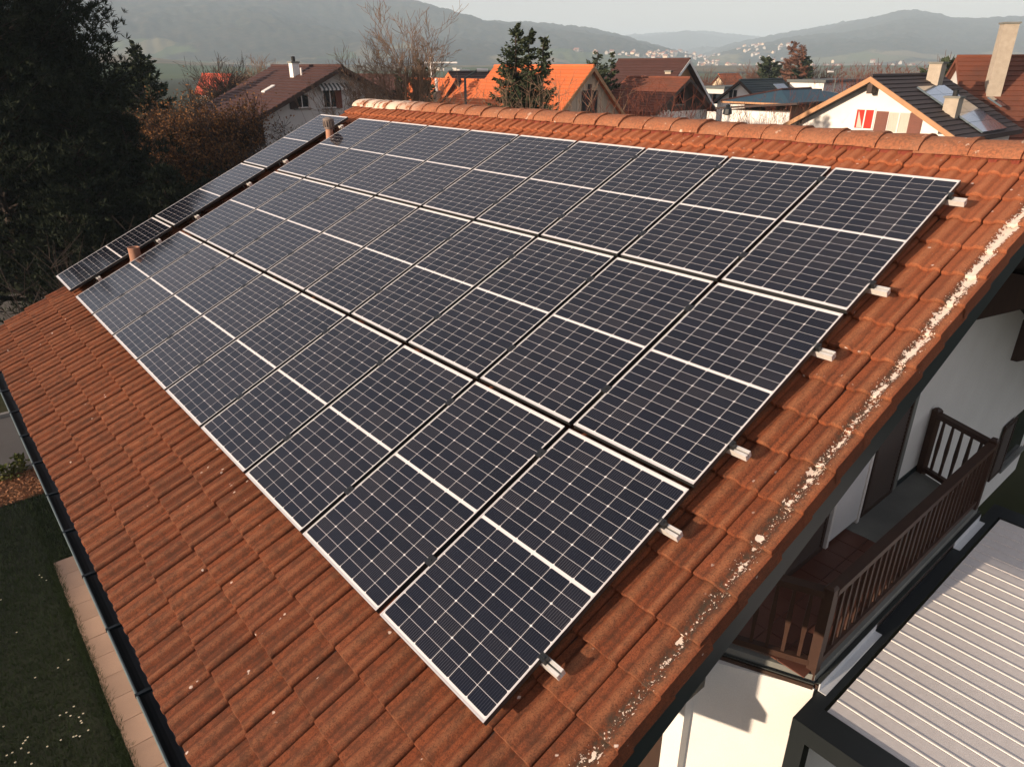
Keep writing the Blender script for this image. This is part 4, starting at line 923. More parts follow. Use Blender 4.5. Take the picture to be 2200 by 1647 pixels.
pa = on_left(T, q, 895, 205); mb = MB(); mb.prism([T @ (pa + Vector(d)) for d in ((0, -0.3, 0.03), (0, 0.3, 0.03), (0, 0.3, 0.1), (0, -0.3, 0.1))], T.to_3x3() @ Vector((0.6, 0, 0.6 * q['tn']))); mb.build('skylight', M_collector, hF)
p = on_left(T, q, 939, 214); chimney(hF, T, p.x, p.y, p.z - .3, p.z + .5, .45, .45); mb = MB(); mb.tube(T @ Vector((p.x, p.y, p.z + .5)), T @ Vector((p.x, p.y, p.z + 1.5)), .12, n=8); mb.build('flue', M_framew, hF)
quick('orange_side_house', 'orange tile roof in shade between lamp post and barn', 'y', 42, (1062, 174), (1120, 228), (1000, 174), M_grey_render, M_orange, courses=(14, 0))
quick('white_end_house', 'far house with bright white end wall and dark red-brown roof', 'x', 34, (972, 156), (996, 190), (1046, 157), M_white, M_dkbrown, rot0=False, courses=(0, 8), m_trim=M_orange)
quick('dark_roofed_house', 'house with dark brown roof behind the leaning bare stems', 'y', 52, (872, 163), (910, 200), (768, 163), M_grey_render, M_brown, courses=(12, 0), ov_f=.2)
quick('bright_red_house', 'distant bright red roof behind bare trees above the brown tree', 'y', 75, (494, 161), (515, 190), (436, 160), M_grey_render, M_red, courses=(8, 0))
quick('timber_gable_house', 'distant brown roofed house with timber gable beside the bright red roof', 'x', 24, (512, 168), (500, 195), (575, 167), M_darkwood, M_brown, rot0=False, courses=(0, 7), m_trim=M_trimw)
quick('glimpsed_house', 'distant dark roofed house glimpsed between pine and brown tree', 'x', 15, (190, 200), (178, 222), (265, 182), M_white, M_dkbrown, rot0=False, courses=(0, 6))

# right-hand background: white houses
hG, T, rf, q = quick('green_roofed_house', 'white gabled house with dark green tile roof and small solar field', 'x', 62, (1594, 173), (1542, 214), (1678, 171), M_white, M_green, rot0=False, courses=(0, 10))
slope_box(hG, T, q, q['L'] - 2.6, q['L'] - 0.6, 0.8, 3.2, 'solar_collector', M_collector)
p = loc(T, at_x(1575, 203, 62)); window(hG, T, p.x, p.z, 1.0, 0.9, M_dark, sill=False)
# bungalow with the blue-grey roof
XBG = 47.0; w0 = at_x(1690, 222, XBG); w1 = at_x(1570, 215, XBG)
hH = thing('blue_roofed_bungalow', 'white bungalow with wide low blue-grey roof and strip window', 'house', (XBG, (w0.y + w1.y) / 2, 0), (0, 0, -math.pi / 2), 'houses around the chalet')
T = Matrix.Translation(hH.location) @ Matrix.Rotation(-math.pi / 2, 4, 'Z'); WH = abs(w1.y - w0.y) ; LH = 11.0; EH = w0.z
mb = MB(); mb.box(-WH/2, 0, 0, WH/2, LH, EH - 0.12, 0, T); mb.build('wall', M_white, hH)
rz = at_x(1570, 190, XBG + 4).z; mb = MB(); o_ = 0.5; e4 = [(-WH/2 - o_, -o_), (WH/2 + o_, -o_), (WH/2 + o_, LH + o_), (-WH/2 - o_, LH + o_)]; r2 = [(-0.4, 3.6), (-0.4, LH - 3.0)]
E_ = [T @ Vector((x, y, EH)) for x, y in e4]; R2 = [T @ Vector((x, y, rz)) for x, y in r2]; E0 = [p_ - Vector((0, 0, .12)) for p_ in E_]
mb.poly([E_[0], E_[1], R2[0]]); mb.poly([E_[1], E_[2], R2[1], R2[0]]); mb.poly([E_[2], E_[3], R2[1]]); mb.poly([E_[3], E_[0], R2[0], R2[1]])
for k in range(4): mb.poly([E0[k], E0[(k+1) % 4], E_[(k+1) % 4], E_[k]])
mb.poly(list(reversed(E0))); rfH = mb.build('roof', M_blue, hH)
mb = MB(); mb.tube(R2[0], R2[1], 0.12, n=6); mb.tube(R2[0], E_[0], 0.10, n=6); mb.build('ridge_cap', M_brown, rfH)
mb = MB(); mb.prism([E0[0], E0[1], E_[1], E_[0]], T.to_3x3() @ Vector((0, -0.03, 0))); mb.build('fascia', M_trimw, hH)
p = loc(T, at_x(1618, 233, XBG)); window(hH, T, p.x, p.z, 1.35, 0.5, M_glass, M_darkwood, mull=1, sill=False)
# annexe with brown board panels
XS = 43.0; a0 = at_x(1700, 225, XS); a1 = at_y(1830, 205, a0.y)
sh = thing('panelled_annexe', 'low annexe with brown board panel wall and dark mossy roof beside the bungalow', 'shed', (a0.x, a0.y, 0), (0, 0, 0), 'houses around the chalet')
LS = 9.0; zt = a0.z - 0.02; mb = MB(); mb.box(a0.x, a0.y, 0, a0.x + LS, a0.y + 5, zt - 0.47); mb.build('wall', M_white, sh)
mb = MB(); mb.box(0.01, -0.03, 0, LS / 9 - 0.02, 0, zt - 0.35); me = mb.mesh('board_panel', M_panelw)
for k in range(9): obj('board_panel', me, sh, Matrix.Translation((a0.x + k * LS / 9, a0.y, 0.3)))
mb = MB(); mb.prism([(a0.x - 0.3, a0.y - 0.55, zt + 0.03), (a0.x - 0.3, a0.y + 5.4, zt - 0.45), (a0.x - 0.3, a0.y + 5.4, zt - 0.33), (a0.x - 0.3, a0.y - 0.55, zt + 0.15)], (LS + 0.6, 0, 0)); mb.build('roof', M_dkbrown, sh)
def flat_block(name, label, X, px0, px1, pyt, L, m, pyb=None):
    a = at_x(px0, pyt, X); b = at_x(px1, pyt, X); h = thing(name, label, 'house', (X, (a.y + b.y) / 2, 0), (0, 0, 0), 'houses around the chalet')
    mb = MB(); mb.box(X, min(a.y, b.y), 0, X + L, max(a.y, b.y), a.z - 0.25); mb.build('wall', m, h)
    mb = MB(); mb.box(X - 0.25, min(a.y, b.y) - 0.25, a.z - 0.249, X + L + 0.25, max(a.y, b.y) + 0.25, a.z); mb.build('roof', M_flat, h)
    for k in range(3):
        y = a.y + (b.y - a.y) * (k + 0.5) / 3.2; mb = MB(); mb.box(X - 0.03, y - 0.7, a.z - 1.7, X - 0.002, y + 0.7, a.z - 0.8); mb.build('window', M_glass, h)
    return h
flat_block('white_flat_house', 'bright white flat roofed house behind the bungalow', 70, 1698, 1772, 171, 9, M_white)
flat_block('low_white_house', 'low white house with grey roof right of the flat roofed one', 76, 1785, 1850, 182, 8, M_white)
flat_block('small_white_house', 'small white flat roofed house left of the green roofed one', 75, 1508, 1556, 185, 7, M_grey_render)
quick('cream_gable_house', 'small distant cream gabled house with orange roof above the white houses', 'x', 110, (1546, 160), (1526, 182), (1586, 161), M_cream, M_orange, rot0=False, courses=(0, 6))
# old rusty roof with the tall chimney at the right edge
d0 = at_d(2068, 123, 52); d1 = at_d(2330, 118, 54); dirn = (d1 - d0); ang = math.atan2(dirn.y, dirn.x)
hO, T, rf, q = gable_house('old_rusty_house', 'old house with rusty mottled tile roof at the picture edge behind the solar collectors', (d0.x, d0.y, 0), ang - math.pi / 2, 15.0, dirn.length, 2.6, d0.z, M_grey_render, M_rust, 0.3, 0.4, (0, 26), M_rust)
p = on_rt(T, q, 2132, 196); chimney(hO, T, p.x, p.y, p.z - 0.6, p.z + 3.35, 0.72, 0.72)

# street lamps and a small crane
def lamp(label, px, pyt, d, arm):
    p = at_d(px, pyt, d); t = thing('street_lamp', label, 'street lamp', (p.x, p.y, 0), group='street lamps')
    mb = MB(); mb.tube((p.x, p.y, 0), (p.x, p.y, p.z), 0.09, 0.06, 8); mb.build('pole', M_flat, t)
    rt = Vector(RW[0]); e = Vector((p.x, p.y, p.z)) + rt * arm + Vector((0, 0, 0.35)); mb = MB(); mb.tube((p.x, p.y, p.z), e, 0.045, n=6); mb.build('arm', M_flat, t)
    mb = MB(); mb.tube(e, e + rt * 0.55, 0.10, 0.07, 8); mb.build('lamp_head', M_framew, t)
lamp('slim grey street lamp between the orange roofs', 999, 168, 38, 0.6)
lamp('slim street lamp among the white houses', 1797, 163, 80, -0.9)
p = at_d(928, 160, 420); t = thing('tower_crane', 'thin pale tower crane beyond the tall bare tree', 'crane', (p.x, p.y, 0)); zt = at_d(928, 135, 420).z
mb = MB(); mb.box(p.x - .7, p.y - .7, 0, p.x + .7, p.y + .7, zt + 3); mb.build('mast', M_framew, t)
rt = Vector(RW[0]).normalized(); mb = MB(); mb.tube(Vector((p.x, p.y, zt)) - rt * 9, Vector((p.x, p.y, zt)) + rt * 14, 0.5, n=4); mb.build('jib', M_framew, t)
p = at_d(1563, 240, 33); t = thing('garden_lamp', 'white garden lamp post with black lantern in front of the white houses', 'garden lamp', (p.x, p.y, 0)); zz = at_d(1563, 248, 33).z
mb = MB(); mb.tube((p.x, p.y, 0), (p.x, p.y, zz), 0.10, n=8); mb.build('post', M_white, t)
mb = MB(); mb.lathe((p.x, p.y, zz), [(0.05, 0), (0.20, .05), (0.17, .25), (0.08, .33), (0.10, .40), (0, .45)], 8); mb.build('lantern', M_black, t)

# ------------------------------------------------------------------ the far town on the valley slopes
def far_house_mesh(mw, mr, seed):
    r_ = random.Random(seed); b = MB(); w, l, e, h = 9, 12, 6, 9.5
    b.prism([(-w/2, -l/2, -3), (w/2, -l/2, -3), (w/2, -l/2, e), (0, -l/2, h), (-w/2, -l/2, e)], (0, l, 0), 0)
    for s_ in (-1, 1): b.prism([(0, -l/2 - .4, h + .3), (s_ * (w/2 + .5), -l/2 - .4, e - .2), (s_ * (w/2 + .5), -l/2 - .4, e + .1), (0, -l/2 - .4, h + .6)], (0, l + .8, 0), 1)
    return b.mesh('far_house', [mw, mr])
M_farw = plain('far_white', (0.50, 0.46, 0.40), (0.36, 0.32, 0.28), 0.05, 0.9); M_farr = plain('far_roof', (0.30, 0.12, 0.07), (0.20, 0.09, 0.06), 0.05, 0.9); M_farg = plain('far_grey_roof', (0.16, 0.12, 0.10), (0.10, 0.08, 0.07), 0.05, 0.9)
FH = [far_house_mesh(M_farw, M_farr, 1), far_house_mesh(M_farw, M_farg, 2), far_house_mesh(M_cream, M_farr, 3)]
rf_ = random.Random(21)
ZY = {'mouth': (96, 150), 'long hill': (112, 150), 'foot': (104, 135), 'bare tree': (118, 140), 'plain': (132, 150)}
zones = [(1455, 1690, 1500, 3000, 150, 'pale town houses at the valley mouth'), (1190, 1450, 1700, 2500, 60, 'pale town houses under the long hill'), (940, 1060, 1700, 2300, 26, 'pale hamlet houses at the foot of the hill'), (790, 930, 1600, 2000, 10, 'pale hamlet houses behind the bare tree'), (1700, 1960, 1300, 2200, 24, 'pale houses across the plain')]
for x0, x1, dmin, dmax, n, grp in zones:
    for k in range(n):
        px = rf_.uniform(x0, x1); d = dmin + (dmax - dmin) * rf_.random() ** 0.8; P = at_d(px, 140, d); z = gh(P.x, P.y)
        lo, hi_ = [v for k_, v in ZY.items() if grp.endswith(k_) or k_ in grp][0]; tries = 0
        while not lo < proj(Vector((P.x, P.y, z)))[1] < hi_ and tries < 60:
            tries += 1; px = rf_.uniform(x0, x1); d = dmin + (dmax - dmin) * rf_.random(); P = at_d(px, 140, d); z = gh(P.x, P.y)
        if tries >= 60: continue
        s_ = rf_.uniform(0.50, 0.85); o = obj('far_house', FH[rf_.randrange(3)], None, Matrix.Translation((P.x, P.y, z)) @ Matrix.Rotation(rf_.uniform(0, 6.28), 4, 'Z') @ Matrix.Diagonal((s_, s_, s_, 1)))
        tag(o, 'tiny pale house, one of many ' + grp.replace('pale ', ''), 'house', grp)
for k, (px, w, pt) in enumerate(((948, 5, 146), (956, 5, 147), (982, 4, 146), (990, 7, 149))):
    P = at_d(px, 146, 700); zt = at_d(px, pt, 700).z; mb = MB(); mb.box(P.x - w * .8, P.y - w * .8, 0, P.x + w * .8, P.y + w * .8, zt)
    for j in range(4): mb.box(P.x - w * .8 - .1, P.y - w * .6, zt - 4 - j * 3.2, P.x - w * .8 - .02, P.y + w * .6, zt - 2.6 - j * 3.2, 1)
    tag(mb.build('tower_block', [M_farw, M_glass]), 'pale far tower block above the orange roofs, ' + ORD[k] + ' from the bare tree', 'tower block', 'far tower blocks')
# ------------------------------------------------------------------ trees and shrubs
def unit(a): return a / np.maximum(1e-9, np.linalg.norm(a, axis=1))[:, None]
def kites(b, d, L, w, rs):
    """leaf-like kites: base, direction, length, width"""
    d = unit(d); s = unit(np.cross(d, rs.normal(0, 1, d.shape))); L = L[:, None]; w = w[:, None]
    V = np.stack([b, b + d*L*.45 + s*w, b + d*L, b + d*L*.45 - s*w], 1).reshape(-1, 3)
    return V, np.arange(len(V)).reshape(-1, 4)
def tubes_np(P0, P1, R0, R1, n=3):
    d = unit(P1 - P0); a = unit(np.cross(d, np.where(np.abs(d[:, 2:3]) > .9, np.array([[1., 0, 0]]), np.array([[0, 0, 1.]])))); c = np.cross(d, a); V = []
    for P, R_ in ((P0, R0), (P1, R1)):
        for k in range(n):
            t = 2*np.pi*k/n; V.append(P + (a*np.cos(t) + c*np.sin(t)) * R_[:, None])
    V = np.stack(V, 1); N = len(P0); base = (np.arange(N) * 2 * n)[:, None]
    F = np.concatenate([base + np.array([[k, (k+1) % n, n + (k+1) % n, n + k]]) for k in range(n)], 0)
    return V.reshape(-1, 3), F
def spruce(h, r, z0, seed, gap=0.30, wide=1.0, droop=0.12, twig=0.42, leaf_w=0.05, power=0.85, spacing=0.13):
    rs = np.random.RandomState(seed); B, D, L, Wd = [], [], [], []; S0, S1, SR = [], [], []
    z = z0
    while z < h - 0.15:
        f = (z - z0) / (h - z0); Lb = r * (1 - f) ** power + 0.10
        nb = rs.randint(5, 8) if Lb > .5 else 4
        for k in range(nb):
            a = rs.uniform(0, 2*np.pi); l = Lb * rs.uniform(.62, 1.12); e = np.array([np.cos(a), np.sin(a), 0]); zz = z + rs.uniform(-.5, .5) * gap
            n = max(3, int(l / spacing)); t = np.linspace(.12, 1, n); dz = -droop * l * np.sin(t * 2.4) + (0.32 * f + .05) * l * t**1.5
            pts = e[None] * (t * l)[:, None]; pts[:, 2] = zz + dz; S0.append(np.array([0, 0, zz])); S1.append(pts[-1]); SR.append(0.008 + 0.012 * l)
            side = np.array([-e[1], e[0], 0])
            for sg in (-1, 1, -1, 1, 0, 0):
                dd = e[None] * rs.uniform(.4, .9, (n, 1)) + sg * side[None] * rs.uniform(.5, 1.1, (n, 1)); dd[:, 2] += rs.uniform(-.45, .15, n) + (0.55 if sg == 0 else 0)
                B.append(pts + rs.normal(0, .02, pts.shape)); D.append(dd); L.append(np.clip(twig * (1.15 - .55 * t) * rs.uniform(.6, 1.2, n) * min(1, .45 + l / 1.6), .1, 1)); Wd.append(np.full(n, leaf_w) * rs.uniform(.7, 1.4, n) * wide)
        z += gap * rs.uniform(.75, 1.25)
    B, D, L, Wd = map(np.concatenate, (B, D, L, Wd)); V, F = kites(B, D, L, Wd, rs)
    tv, tf_ = tubes_np(np.array(S0), np.array(S1), np.array(SR), np.full(len(SR), .006))
    return (V, F), (tv, tf_)
def pine(h, r, z0, seed, ntuft=2600, needle=0.20, per=13, flat=1.0, cone=0.8):
    rs = np.random.RandomState(seed); B, D, L, Wd = [], [], [], []; S0, S1, SR = [], [], []
    nbr = int(50 + h * 14); left = ntuft
    for k in range(nbr):
        f = (k + rs.uniform(0, 1)) / nbr; z = z0 + (h - z0) * f; Lb = (r * (1 - f) ** cone + .15) * rs.uniform(.55, 1.1); a = rs.uniform(0, 2*np.pi)
        e = np.array([np.cos(a), np.sin(a), rs.uniform(.05, .45) + .5 * f]); base = np.array([0, 0, z]); tip = base + e * Lb; S0.append(base); S1.append(tip); SR.append(.012 + .014 * Lb)
        nt = max(3, int(ntuft / nbr * (.35 + Lb / r)))
        t = rs.uniform(.30, 1.02, nt) ** .7; c = base + e * (Lb * t)[:, None] + rs.normal(0, 1, (nt, 3)) * np.array([.20, .20, .13]) * (.35 + .35 * Lb)
        up = np.array([0, 0, 1.0]) * .8 + e * .6
        for m in range(per):
            dd = rs.normal(0, 1, (nt, 3)) * .75 + up; B.append(c); D.append(dd); L.append(rs.uniform(.7, 1.2, nt) * needle); Wd.append(np.full(nt, .07 * needle))
    B, D, L, Wd = map(np.concatenate, (B, D, L, Wd)); V, F = kites(B, D, L, Wd, rs)
    return (V, F), tubes_np(np.array(S0), np.array(S1), np.array(SR), np.full(len(SR), .008))
def branches(h, seed, fork=0.22, nl=5, spread=0.45, levels=4, r0=0.16, tropism=0.25, lean=(0, 0), twig_r=0.0055, kids=(3, 5), jit=0.22, shrink=0.62):
    rs = np.random.RandomState(seed); S = []
    def grow(p, d, L, r, lev):
        n = 4 if lev < 2 else 3; seg = L / n; pts = [p]
        for k in range(n):
            d = d + rs.normal(0, jit * (.6 if lev == 0 else 1), 3) * .5; d[2] += tropism * (.5 if lev else .2); d = d / np.linalg.norm(d)
            q = pts[-1] + d * seg; ra = r * (1 - .62 * k / n); rb = r * (1 - .62 * (k + 1) / n); S.append((pts[-1], q, max(ra, twig_r), max(rb, twig_r * .8))); pts.append(q)
            if lev < levels and (k >= 1 or lev > 0):
                for j in range(rs.randint(kids[0], kids[1]) if lev > 0 else 2):
                    a = rs.uniform(0, 2*np.pi); o = np.cross(d, [np.cos(a), np.sin(a), .3]); o /= np.linalg.norm(o) + 1e-9
                    grow(q - d * seg * rs.uniform(0, .8), d * rs.uniform(.65, 1) + o * rs.uniform(.5, .95), L * shrink * rs.uniform(.55, 1.05), rb * .58, lev + 1)
    d0 = np.array([lean[0], lean[1], 1.0]); d0 /= np.linalg.norm(d0); top = d0 * h * fork; S.append((np.zeros(3), top, r0, r0 * .8))
    for k in range(nl):
        a = 2*np.pi * (k + rs.uniform(-.3, .3)) / nl; grow(top, d0 + np.array([np.cos(a), np.sin(a), 0]) * spread * rs.uniform(.35, 1.1), h * (1 - fork) * rs.uniform(.72, 1.0), r0 * .55, 1)
    P0 = np.array([s[0] for s in S]); P1 = np.array([s[1] for s in S]); R0 = np.array([s[2] for s in S]); R1 = np.array([s[3] for s in S])
    sc = h / max(P1[:, 2].max(), 1e-3); return P0 * sc, P1 * sc, R0, R1
def leafy(P1, seed, n, spread, Lf, wf):
    rs = np.random.RandomState(seed); i = rs.randint(0, len(P1), n); b = P1[i] + rs.normal(0, spread, (n, 3)); d = rs.normal(0, 1, (n, 3)); d[:, 2] -= .3
    return kites(b, d, rs.uniform(.6, 1.25, n) * Lf, rs.uniform(.7, 1.2, n) * wf, rs)
def leaf_mat(name, a, b, c=None):
    t = NT(name); p = t.pos(); k = t.mix(t.ramp(t.noise(p, 1.3, 3), [(.35, 0.), (.65, 1.)]), a, b); k = t.mix(t.ramp(t.noise(p, 14, 2), [(.45, 0.), (.65, .8)]), k, c or tuple(x * 1.5 for x in a))
    t.bsdf.inputs['Subsurface Weight'].default_value = 0.0; return t.set(k, 0.75, spec=0.15)
M_pine = leaf_mat('pine_needles', (0.008, 0.014, 0.008), (0.013, 0.020, 0.009), (0.026, 0.031, 0.012))
M_spruce = leaf_mat('spruce_needles', (0.026, 0.042, 0.024), (0.040, 0.054, 0.026), (0.060, 0.066, 0.030))
M_beech = leaf_mat('brown_leaves', (0.20, 0.085, 0.030), (0.13, 0.064, 0.026), (0.29, 0.145, 0.055))
M_larch = leaf_mat('larch_twigs', (0.165, 0.075, 0.048), (0.115, 0.055, 0.038), (0.20, 0.10, 0.06))
M_bark = plain('bark', (0.26, 0.165, 0.105), (0.17, 0.105, 0.068), 6, 0.9, 0.3)
M_bark_d = plain('dark_bark', (0.045, 0.030, 0.022), (0.030, 0.022, 0.017), 6, 0.9)
M_redstem = plain('red_stems', (0.20, 0.055, 0.028), (0.13, 0.042, 0.024), 5, 0.8)
def crown_of(t, c, b, m):
    V = np.concatenate([c[0], b[0]]); F = np.concatenate([c[1], b[1] + len(c[0])]); ix = np.concatenate([np.zeros(len(c[1])), np.ones(len(b[1]))])
    return local('crown', np_mesh('crown', V, F, [m, M_bark_d], midx=ix), t)
def put(t, name, VF, m, px_off=None):
    return local(name, np_mesh(name, VF[0], VF[1], m), t)
def trunk_mesh(h, r, lean=0.0):
    mb = MB(); n = 6
    for k in range(n): mb.tube((lean * h * k / n, 0, h * k / n), (lean * h * (k+1) / n, 0, h * (k+1) / n), r * (1 - .85 * k / n), r * (1 - .85 * (k+1) / n), 7, caps=False)
    return mb.mesh('trunk', M_bark_d, True)
def ground_at(px, d):
    P = at_d(px, 140, d); return (P.x, P.y, gh(P.x, P.y) if d > 400 else 0.0)
def height_for(px, py, d): return at_d(px, py, d).z
def add_spruce(label, px, top, d, r, z0, seed, m=None, grp='conifers around the houses', nm='spruce_tree', **k):
    t = thing(nm, label, 'tree', ground_at(px, d), (0, 0, rnd.uniform(0, 6)), grp); h = height_for(px, top, d)
    c, b = spruce(h, r, z0, seed, **k); crown_of(t, c, b, m or M_spruce); local('trunk', trunk_mesh(h * .97, .05 + r * .05), t); return t
def add_pine(label, px, top, d, r, z0, seed, grp='dark pines by the far gable', **k):
    t = thing('pine_tree', label, 'tree', ground_at(px, d), (0, 0, rnd.uniform(0, 6)), grp); h = height_for(px, top, d)
    c, b = pine(h, r, z0, seed, **k); crown_of(t, c, b, M_pine); local('trunk', trunk_mesh(h * .95, .06 + r * .035), t); return t
def add_bare(label, px, top, d, seed, m=None, grp='bare trees', nm='bare_tree', leaf=None, **k):
    t = thing(nm, label, 'tree', ground_at(px, d), (0, 0, 0), grp); h = height_for(px, top, d)
    S = branches(h, seed, **k); thick = S[2] > 0.03
    if thick.any(): local('trunk', np_mesh('trunk', *tubes_np(*[s[thick] for s in S], n=6), m or M_bark, True), t)
    local('crown', np_mesh('crown', *tubes_np(*[s[~thick] for s in S], n=3), m or M_bark), t)
    if leaf:
        n, sp, Lf, wf, ml, z0 = leaf; P = S[1][(~thick) & (S[1][:, 2] > z0)]; local('foliage', np_mesh('foliage', *leafy(P, seed, n, sp, Lf, wf), ml), t)
    return t
# conifers at the left
add_pine('huge dark pine filling the upper edge beyond the far gable', 5, -125, 32, 6.2, 1.0, 3, ntuft=17000, needle=.24, per=12, cone=.60)
add_pine('second huge dark pine at the very edge beside the first', -75, -40, 29, 5.0, 0.8, 13, ntuft=9000, needle=.23, per=12, cone=.6)
add_pine('broad dark pine between the huge one and the narrow ones', 75, 40, 34, 4.2, 0.6, 14, ntuft=9000, needle=.23, per=12, cone=.65)
add_pine('narrow dark pine with ragged top in front of the brown tree', 192, 148, 30, 1.15, 0.8, 4, ntuft=1900, needle=.21, per=12)
add_pine('small narrow dark pine close beside the brown tree', 234, 198, 29, 1.2, 0.6, 5, ntuft=1700, needle=.21, per=12)
add_pine('dark bushy pine low behind the far roof corner', 120, 178, 28, 3.0, 0.4, 6, ntuft=5200, needle=.21, per=12)
add_pine('low dark pine bush under the brown tree by the detached panels', 300, 372, 26, 2.1, 0.2, 8, ntuft=3000, needle=.19, per=12)
add_pine('dwarf dark pine at the far eaves corner', 60, 420, 26, 2.5, 0.2, 9, ntuft=3000, needle=.19, per=12)
add_spruce('dark spruce spire rising behind the brown tree', 298, 90, 52, 3.0, 1.5, 11, gap=.28, twig=.5, leaf_w=.07)
add_spruce('small spruce left of the spire behind the brown tree', 262, 128, 54, 1.8, 2.0, 12, gap=.28, twig=.5, leaf_w=.07)
add_bare('broad brown-leaved tree in front of the long brown roof', 402, 148, 39, 31, M_bark_d, 'brown leafed trees', 'brown_leaf_tree', (52000, .24, .12, .042, M_beech, 1.6), fork=.16, nl=12, spread=.55, r0=.15, levels=4, jit=.25, tropism=.2, twig_r=.009)
add_bare('brown-leaved tree close beside the dark pines', 308, 165, 41, 32, M_bark_d, 'brown leafed trees', 'brown_leaf_tree', (40000, .24, .12, .042, M_beech, 1.4), fork=.16, nl=11, spread=.50, r0=.13, levels=4, jit=.25, tropism=.2, twig_r=.009)
add_bare('smaller brown-leaved tree low against the white side wall', 446, 262, 37, 33, M_bark_d, 'brown leafed trees', 'brown_leaf_tree', (8000, .2, .11, .038, M_beech, 1.2), fork=.2, nl=6, spread=.5, r0=.08, levels=3, twig_r=.009)
add_bare('gnarled dark bare fruit tree before the shaded gable', 600, 242, 34, 34, M_bark_d, 'bare trees', fork=.22, nl=5, spread=.95, r0=.10, levels=4, tropism=.05, jit=.4, twig_r=.008)
# tall bare tree and its neighbours
add_bare('tall bare tree with many rising stems behind the ridge', 884, -18, 33, 41, M_bark, 'bare trees', fork=.34, nl=7, spread=.36, r0=.17, levels=4, tropism=.30, twig_r=.008, kids=(2, 4), shrink=.50, jit=.10)
add_bare('bare tree leaning away from the tall one, thin upright stems', 838, 66, 34, 42, M_bark, 'bare trees', fork=.30, nl=5, spread=.30, r0=.12, levels=4, tropism=.30, lean=(-.10, .40), twig_r=.008, kids=(2, 4), shrink=.50, jit=.10)
add_bare('slender bare tree right of the tall one', 925, 112, 36, 43, M_bark, 'bare trees', fork=.35, nl=4, spread=.40, r0=.08, levels=3, tropism=.3, twig_r=.008)
add_bare('wide bare tree behind the bright red roof', 462, 108, 64, 44, M_bark_d, 'bare trees', fork=.3, nl=6, spread=.7, r0=.2, levels=4, twig_r=.013)
add_bare('small bare tree right of the bright red roof', 497, 120, 68, 45, M_bark_d, 'bare trees', fork=.3, nl=5, spread=.5, r0=.15, levels=3, twig_r=.013)
add_bare('bare tree rising behind the white chimney house', 575, 114, 66, 46, M_bark, 'bare trees', fork=.3, nl=6, spread=.6, r0=.18, levels=4, twig_r=.013)
add_spruce('dark spruce half hidden behind the tall bare tree', 905, 128, 56, 2.2, 1.5, 13, gap=.4, twig=.5, leaf_w=.07)
add_spruce('low dark spruce left of the hidden one', 857, 146, 58, 1.6, 1.5, 14, gap=.4, twig=.5, leaf_w=.07)
# spruces before the barn
add_spruce('tall leading spruce of the clump before the orange barn', 1108, 48, 28, 2.15, 2.2, 15, gap=.16, twig=.30, leaf_w=.036, spacing=.10, droop=.14)
add_spruce('second spruce of the clump before the orange barn', 1136, 58, 29, 1.55, 2.6, 16, gap=.16, twig=.30, leaf_w=.036, spacing=.10, droop=.14)
add_spruce('narrow third spruce of the clump, nearest the board gable', 1166, 72, 31, 1.25, 2.8, 17, gap=.16, twig=.30, leaf_w=.036, spacing=.10, droop=.14)
add_spruce('open spruce with spreading arms behind the barn', 1283, 102, 58, 2.2, 2.0, 18, gap=.5, twig=.42, leaf_w=.06, power=.7)
add_spruce('smaller dark spruce beside the plain brown roof', 1313, 111, 60, 1.6, 2.0, 19, gap=.42, twig=.42, leaf_w=.07)
def stems(label, px, top, d, n, rad, seed, m, grp='bare shrubs behind the ridge', nm='bare_shrub', jitter=.10, tw=.007):
    rs = np.random.RandomState(seed); t = thing(nm, label, 'shrub', ground_at(px, d), (0, 0, 0), grp); h = height_for(px, top, d); S = []
    for k in range(n):
        a = rs.uniform(0, 2*np.pi); rr = rad * math.sqrt(rs.uniform(0, 1)); p = np.array([rr*.6*np.cos(a), rr*.6*np.sin(a), 0]); hh = h * rs.uniform(.70, 1.0); dv = np.array([np.cos(a)*rr*.5/h, np.sin(a)*rr*.5/h, 1.])
        nseg = 6; r0_ = rs.uniform(.012, .030)
        for s_ in range(nseg):
            dv = dv + rs.normal(0, jitter, 3) * [1, 1, .1]; q_ = p + dv / np.linalg.norm(dv) * hh / nseg; S.append((p, q_, r0_ * (1 - .75 * s_ / nseg), r0_ * (1 - .75 * (s_+1) / nseg)))
            if s_ > 1:
                for j in range(3): e = rs.normal(0, 1, 3); e[2] = abs(e[2]) + .8; e /= np.linalg.norm(e); S.append((q_, q_ + e * rs.uniform(.25, .7), tw, tw * .5))
            p = q_
    S = [np.array([s[i] for s in S]) for i in range(4)]; local('crown', np_mesh('stems', *tubes_np(*S, n=3), m), t); return t
stems('brown bare shrub under the spruces, left part', 1062, 168, 25, 60, 1.0, 51, M_bark); stems('brown bare shrub under the spruces, right part', 1120, 165, 25, 70, 1.1, 52, M_bark)
stems('brown bare shrub against the orange barn roof', 1178, 172, 26, 50, .9, 53, M_bark)
stems('thicket of red stems before the mossy red roof', 1375, 182, 27, 90, 1.2, 54, M_redstem); stems('red-stemmed shrub at the dark gable window', 1420, 185, 28, 60, .8, 55, M_redstem)
stems('green-brown bush beside the white garden lamp', 1545, 222, 34, 60, .9, 56, M_bark_d); stems('low yellowish bush right of the garden lamp', 1588, 238, 34, 50, .7, 57, M_bark)
stems('red-brown shrub before the blue-grey roof', 1712, 196, 44, 70, 1.6, 58, M_redstem); stems('thin bare shrub against the bungalow wall', 1690, 225, 40, 30, .8, 59, M_bark)
stems('tangle of brown twigs before the dark brown roof', 822, 160, 40, 90, 2.2, 60, M_bark_d); stems('brown twigs by the shaded gable window', 735, 205, 30, 40, .8, 61, M_bark)
